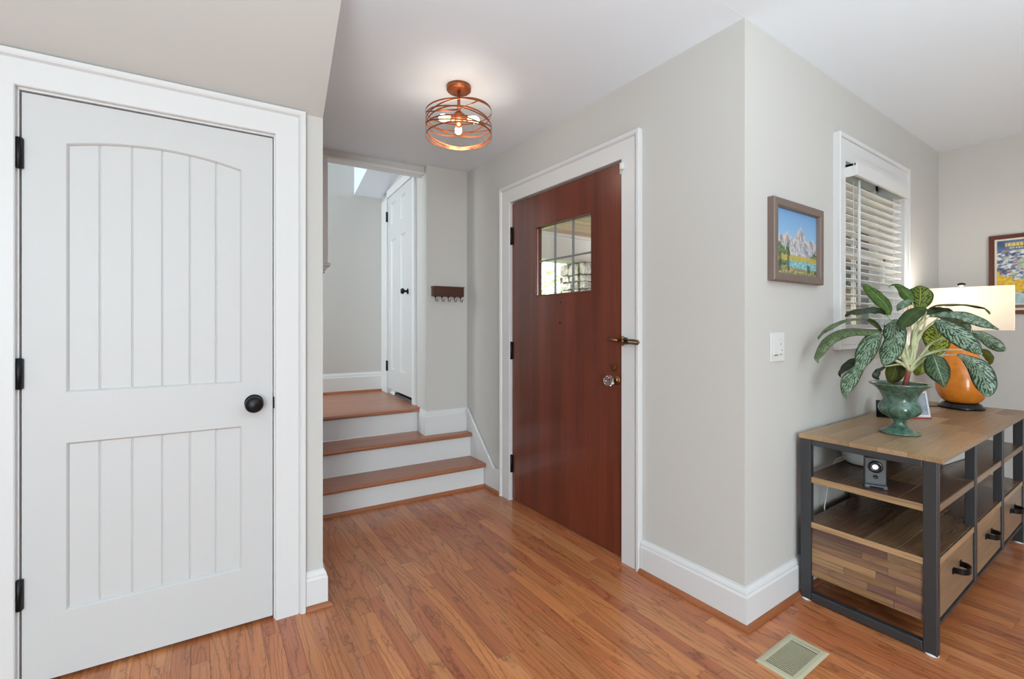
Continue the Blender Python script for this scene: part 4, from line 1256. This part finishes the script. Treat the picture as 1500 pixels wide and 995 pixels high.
# ---- orange lamp
QX, QY = 3.622, 0.730
lm = thing('table_lamp', 'orange glass lamp with a wide white shade at the far end of the console', 'table lamp', (QX, QY, TH))
MB().lathe([(0, 0), (0.098, 0), (0.101, 0.006), (0.099, 0.014), (0.088, 0.018), (0.086, 0.026), (0.078, 0.034), (0, 0.036)], (QX, QY, TH), 40).build('base', M['lens'], lm)
MB().lathe([(0.0, 0.034), (0.070, 0.036), (0.086, 0.050), (0.101, 0.075), (0.110, 0.105), (0.112, 0.135), (0.108, 0.175), (0.098, 0.22), (0.084, 0.27), (0.066, 0.325),
            (0.048, 0.37), (0.034, 0.405), (0.028, 0.425), (0.026, 0.43), (0, 0.432)], (QX, QY, TH), 48).build('glass_body', M['orange'], lm)
MB().lathe([(0.018, 0.43), (0.018, 0.46), (0.010, 0.465), (0.010, 0.50), (0.016, 0.505), (0.016, 0.545), (0, 0.548)], (QX, QY, TH), 20).build('socket', M['brass'], lm)
MB().lathe([(0.012, 0.545), (0.024, 0.575), (0.030, 0.60), (0.026, 0.625), (0.012, 0.64), (0, 0.642)], (QX, QY, TH), 20).build('bulb', M['bulb'], lm)
FL = frame(QX, QY, R(8))
sw, sd, z0, z1 = 0.100, 0.208, 1.1725, 1.414      # half depth (x), half width (y)
pa = []
rr = 0.006
for cx_, cy_, a0_ in ((sw - rr, sd - rr, 0), (-sw + rr, sd - rr, 90), (-sw + rr, -sd + rr, 180), (sw - rr, -sd + rr, 270)):
    for k in range(4):
        a = R(a0_ + k * 30); pa.append((cx_ + rr * math.cos(a), cy_ + rr * math.sin(a)))
MB().sweep(pa, [(0, z0), (0, z1), (0.0014, z1), (0.0014, z0)], XYT, closed=True, side=1).build('lamp_shade', M['shade'], lm, FL)
for zz_ in (z1 - 0.004, ):
    MB().tube([(-sw, 0, zz_), (0, 0, zz_ - 0.004), (sw, 0, zz_)], 0.002, 6).tube([(0, -sd, zz_), (0, sd, zz_)], 0.002, 6).build('spider', M['brass'], lm, FL)
MB().tube([(QX + 0.0, QY + 0.045, 1.16), (QX, QY + 0.05, 1.25), (QX, QY + 0.045, 1.34), (QX, QY, 1.412), (QX, QY - 0.045, 1.34), (QX, QY - 0.05, 1.25), (QX, QY - 0.045, 1.16)], 0.002, 6).build('harp', M['brass'], lm)
MB().lathe([(0.005, 1.412), (0.005, 1.424), (0.012, 1.426), (0.019, 1.432), (0.019, 1.438), (0.010, 1.444), (0, 1.446)], (QX, QY, 0), 20).build('finial', M['black'], lm)
pl = bpy.data.lights.new('lamp_glow', 'POINT'); pl.energy = 6.0; pl.color = (1.0, 0.92, 0.82); pl.shadow_soft_size = 0.035
po = bpy.data.objects.new('lamp_glow', pl); COL.objects.link(po); po.location = (QX, QY, 1.385)
lc_ = MB().tube([(QX - 0.06, QY + 0.075, TH + 0.006), (QX - 0.12, QY + 0.13, TH + 0.004), (QX - 0.25, QY + 0.175, TH + 0.004), (QX - 0.42, QY + 0.20, TH + 0.004), (QX - 0.55, 0.949, TH + 0.004)], 0.0028, 6) \
    .build('power_cord', M['cord'], lm)

# ---- small framed print on an easel, behind the urn
F3 = frame(3.052, 0.790, R(-40))
ph = thing('easel_photo', 'small white-edged print leaning on a black easel behind the green urn', 'photo frame', (0, 0, TH), F3)
tl = 0.22
FH = 0.135
ff = lambda a, b, t: (a, -t + b * math.sin(tl) - 0.03, TH + b * math.cos(tl) + 0.006)
MB().prism([(-0.05, 0), (0.05, 0), (0.05, FH), (-0.05, FH)], ff, 0.0, 0.006).build('border', M['plastic_white'], ph, F3, bevel=0.001)
MB().prism([(-0.041, 0.014), (0.041, 0.014), (0.041, FH - 0.010), (-0.041, FH - 0.010)], ff, 0.006, 0.0068).build('print', M['photo'], ph, F3)
MB().prism([(-0.05, -0.006), (0.05, -0.006), (0.05, 0.002), (-0.05, 0.002)], ff, -0.002, 0.010).build('ledge', M['red'], ph, F3, label='dark red ledge under the print')
F4 = frame(2.930, 0.885, R(20))
bs_ = thing('black_stand', 'small black slanted stand half hidden left behind the green urn', 'stand', (0, 0, TH), F4)
MB().prism([(-0.018, 0.0), (0.012, 0.0), (0.05, 0.068), (0.028, 0.084), (0.0, 0.060)], lambda a, b, t: (a, t, TH + b), -0.03, 0.03).build('wedge_body', M['lens'], bs_, F4, bevel=0.003)
MB().box(-0.02, 0.05, -0.028, 0.028, TH, TH + 0.004).build('foot_plate', M['black'], bs_, F4, bevel=0.001)

# ---- things on the shelf
F5 = frame(2.262, 0.712, R(-66))
sb = thing('shelf_projector', 'small grey box device with a round black lens glowing white, on the upper shelf', 'gadget', (0, 0, 0.542), F5)
MB().box(-0.034, 0.034, -0.022, 0.03, 0.556, 0.662).build('body', M['plastic_grey'], sb, F5, bevel=0.004)
MB().box(-0.036, 0.037, -0.036, 0.032, 0.5425, 0.556).build('base', M['plastic_grey'], sb, F5, bevel=0.003)
MB().box(-0.020, 0.024, -0.0375, -0.0355, 0.545, 0.552).build('base_slot', M['lens'], sb, F5)
MB().lathe([(0.024, -0.021), (0.024, -0.027), (0.020, -0.030), (0.012, -0.028), (0.011, -0.026), (0, -0.026)], (0, 0, 0.628), 28, axis='Y').build('lens', M['lens'], sb, F5)
MB().lathe([(0.0095, -0.0285), (0.007, -0.031), (0, -0.0315)], (-0.002, 0, 0.628), 20, axis='Y').build('light', M['led'], sb, F5, label='round white glowing centre of the lens')
MB().lathe([(0.008, -0.021), (0.008, -0.026), (0.005, -0.027), (0.004, -0.025), (0, -0.025)], (0, 0, 0.588), 18, axis='Y').build('button', M['lens'], sb, F5)
rd_ = thing('white_smart_speaker', 'rounded white plastic tub-shaped device at the back of the upper shelf', 'gadget', (2.592, 0.862, 0.542))
MB().lathe([(0, 0.0), (0.058, 0.0), (0.066, 0.004), (0.076, 0.016), (0.083, 0.036), (0.085, 0.060), (0.084, 0.080), (0.078, 0.090), (0.060, 0.094), (0, 0.095)], (2.592, 0.862, 0.5435), 40) \
    .build('body', M['plastic_white'], rd_)
MB().lathe([(0.056, 0), (0.060, 0.002), (0.056, 0.004)], (2.592, 0.862, 0.5422), 30).build('rubber_ring', M['lens'], rd_)
MB().tube([(2.53, 0.905, 0.562), (2.515, 0.920, 0.572), (2.50, 0.938, 0.562), (2.49, 0.947, 0.535), (2.44, 0.948, 0.45), (2.40, 0.948, 0.352), (2.40, 0.948, 0.20), (2.40, 0.948, 0.06)], 0.0021, 6) \
    .build('power_cable', M['cord_white'], rd_)
F6 = frame(3.02, 0.700, R(-6))
wbx = thing('white_flat_box', 'long flat white box lying on the upper shelf behind the second post', 'box', (0, 0, 0.542), F6)
MB().box(-0.15, 0.15, -0.08, 0.08, 0.543, 0.580).build('tray', M['plastic_white'], wbx, F6, bevel=0.004)
MB().box(-0.153, 0.153, -0.083, 0.083, 0.575, 0.600).build('lid', M['plastic_white'], wbx, F6, bevel=0.003)

# ================================================================== OUTSIDE
pg = MB().box(1.95, 7.2, 1.15, 5.4, -0.25, -0.12).build('floor_porch', M['concrete'], kind='structure')
MB().box(-12, 25, 5.4, 30, -0.9, -0.8).build('ground', M['grass'], kind='structure')
pc = MB().box(1.9, 7.2, 1.14, 5.25, 2.50, 2.62).build('ceiling_porch', M['porch_wood'], kind='structure')
rp = random.Random(3)
y = 1.30
while y < 4.85:
    MB().cbox(1.92, 7.1, y + 0.003, y + 0.172, 2.50, 2.502, 0.0005, rt()).box(1.92, 7.1, y + 0.004, y + 0.170, 2.478, 2.499, rt()).build('plank', M['porch_wood'], pc)
    y += 0.176
MB().box(1.9, 7.2, 4.88, 5.10, 2.13, 2.50).box(1.9, 7.2, 4.84, 4.88, 2.44, 2.478).box(1.9, 7.2, 4.86, 5.12, 2.11, 2.14).build('trim_15', M['porch_trim'], kind='structure')
MB().box(1.9, 7.2, 3.10, 3.16, 2.45, 2.478).build('trim_16', M['porch_trim'], kind='structure')
sp_ = thing('stone_pillar', 'rough stone pillar of the porch seen through the front door window', 'pillar', (4.50, 4.98, -0.12))
MB().box(4.22, 4.78, 4.76, 5.22, -0.12, 2.11).build('core', M['mortar'], sp_)
rs = random.Random(8)


def stone(x0, x1, y0, y1, z0, z1, mat):
    bm = bmesh.new()
    bmesh.ops.create_cube(bm, size=1)
    bmesh.ops.subdivide_edges(bm, edges=bm.edges[:], cuts=1, use_grid_fill=True)
    C0 = Vector(((x0 + x1) / 2, (y0 + y1) / 2, (z0 + z1) / 2)); S0 = Vector((x1 - x0, y1 - y0, z1 - z0))
    for v in bm.verts:
        q = v.co.copy(); L_ = q.length
        k_ = 1 - 0.10 * max(0, (L_ - 0.5)) / 0.37
        v.co = Vector((q.x * S0.x * k_, q.y * S0.y * k_, q.z * S0.z * k_)) + C0 + Vector((rs.uniform(-1, 1), rs.uniform(-1, 1), rs.uniform(-1, 1))) * 0.012
    me = bpy.data.meshes.new('stone')
    inv = WM[sp_.name].inverted()
    bm.transform(inv)
    bm.to_mesh(me); bm.free(); me.materials.append(mat)
    me.color_attributes.new('tone', 'FLOAT_COLOR', 'CORNER')
    o = bpy.data.objects.new('stone', me); COL.objects.link(o); o.parent = sp_


z = -0.10
while z < 2.05:
    h = rs.uniform(0.09, 0.17)
    if z + h > 2.05: h = 2.10 - z
    x = 4.17
    while x < 4.80:
        ln = rs.uniform(0.14, 0.34)
        xe = min(x + ln, 4.83)
        if 4.83 - xe < 0.08: xe = 4.83
        stone(x + 0.008, xe - 0.008, 4.70, 4.80 + rs.uniform(0, 0.02), z + 0.008, z + h - 0.008, M['stone'] if rs.random() < 0.6 else M['stone2'])
        x = xe
    yv = 4.82
    while yv < 5.2:
        ye = min(yv + rs.uniform(0.14, 0.25), 5.24)
        stone(4.16, 4.26, yv + 0.008, ye - 0.008, z + 0.008, z + h - 0.008, M['stone'] if rs.random() < 0.5 else M['stone2'])
        yv = ye
    z += h
sp_.location.x += 0.22
# brick wall at the far side of the porch (seen as bits between the slats)
bw = thing('brick_wall_outside', 'red-brown brick wall outside seen between the slats of the window blind', 'brick wall', (5.2, 2.4, -0.12))
k = NT('red_brown_brick')
br = k.n('ShaderNodeTexBrick'); br.inputs['Color1'].default_value = srgb('#4e2b1d'); br.inputs['Color2'].default_value = srgb('#643b29')
br.inputs['Mortar'].default_value = srgb('#8c8278'); br.inputs['Scale'].default_value = 1.0
br.inputs['Brick Width'].default_value = 0.21; br.inputs['Row Height'].default_value = 0.075; br.inputs['Mortar Size'].default_value = 0.01
tc = k.n('ShaderNodeTexCoord'); mp = k.n('ShaderNodeMapping'); mp.inputs['Rotation'].default_value = (R(90), 0, R(90))
k.l(tc.outputs['Object'], mp.inputs[0]); k.l(mp.outputs[0], br.inputs[0]); k.l(br.outputs[0], k.b.inputs['Base Color'])
k.b.inputs['Roughness'].default_value = 0.9
MB().box(5.2, 5.4, 1.15, 3.7, -0.12, 2.476).build('wall_body', k.m, bw)
MB().box(5.18, 5.4, 1.35, 1.45, 0.9, 2.1).box(5.18, 5.4, 2.15, 2.25, 0.9, 2.1).box(5.18, 5.4, 1.35, 2.25, 2.1, 2.2).box(5.18, 5.4, 1.35, 2.25, 0.8, 0.9) \
    .box(5.18, 5.4, 1.78, 1.82, 0.9, 2.1).build('window_frame', M['porch_trim'], bw)
MB().box(5.185, 5.19, 1.45, 2.15, 0.9, 2.1).build('window_pane', M['photo_dark'], bw)
# bushes beyond the porch
lp = []


def bush(name, label, x, y, z0, r_, n, seed):
    t = thing(name, label, 'bush', (x, y, z0), group=None)
    rb = random.Random(seed)
    tr = MB()
    for i in range(5):
        a = rb.uniform(0, 2 * PI)
        tr.tube([(x, y, z0), (x + 0.3 * r_ * math.cos(a), y + 0.3 * r_ * math.sin(a), z0 + r_ * 0.8), (x + 0.7 * r_ * math.cos(a), y + 0.7 * r_ * math.sin(a), z0 + r_ * 1.6)], [0.05, 0.035, 0.012], 6)
    tr.build('trunk', M['bark'], t)
    m = MB(); vs = []; fs = []
    for i in range(n):
        d = Vector((rb.gauss(0, 1), rb.gauss(0, 1), rb.gauss(0, 1))).normalized() * r_ * rb.uniform(0.45, 1.05)
        c = Vector((x, y, z0 + r_ * 1.25)) + Vector((d.x, d.y, d.z * 1.15))
        u = Vector((rb.gauss(0, 1), rb.gauss(0, 1), rb.gauss(0, 1))).normalized(); v = u.orthogonal().normalized()
        s_ = rb.uniform(0.05, 0.10)
        b = len(vs); vs += [c - u * s_, c + v * s_ * 0.45, c + u * s_, c - v * s_ * 0.45]; fs.append((b, b + 1, b + 2, b + 3))
    m.add(vs, fs).build('foliage', M['bushleaf'], t, kind='stuff')


bush('garden_bush', 'bright green bush beyond the porch, left of the stone pillar', 4.9, 7.6, -0.8, 1.45, 2600, 1)
bush('garden_bush', 'larger bright bush further back behind the porch pillar', 7.9, 11.2, -0.8, 1.7, 2200, 2)
print('planks', n_part, 'objects', len(bpy.data.objects))
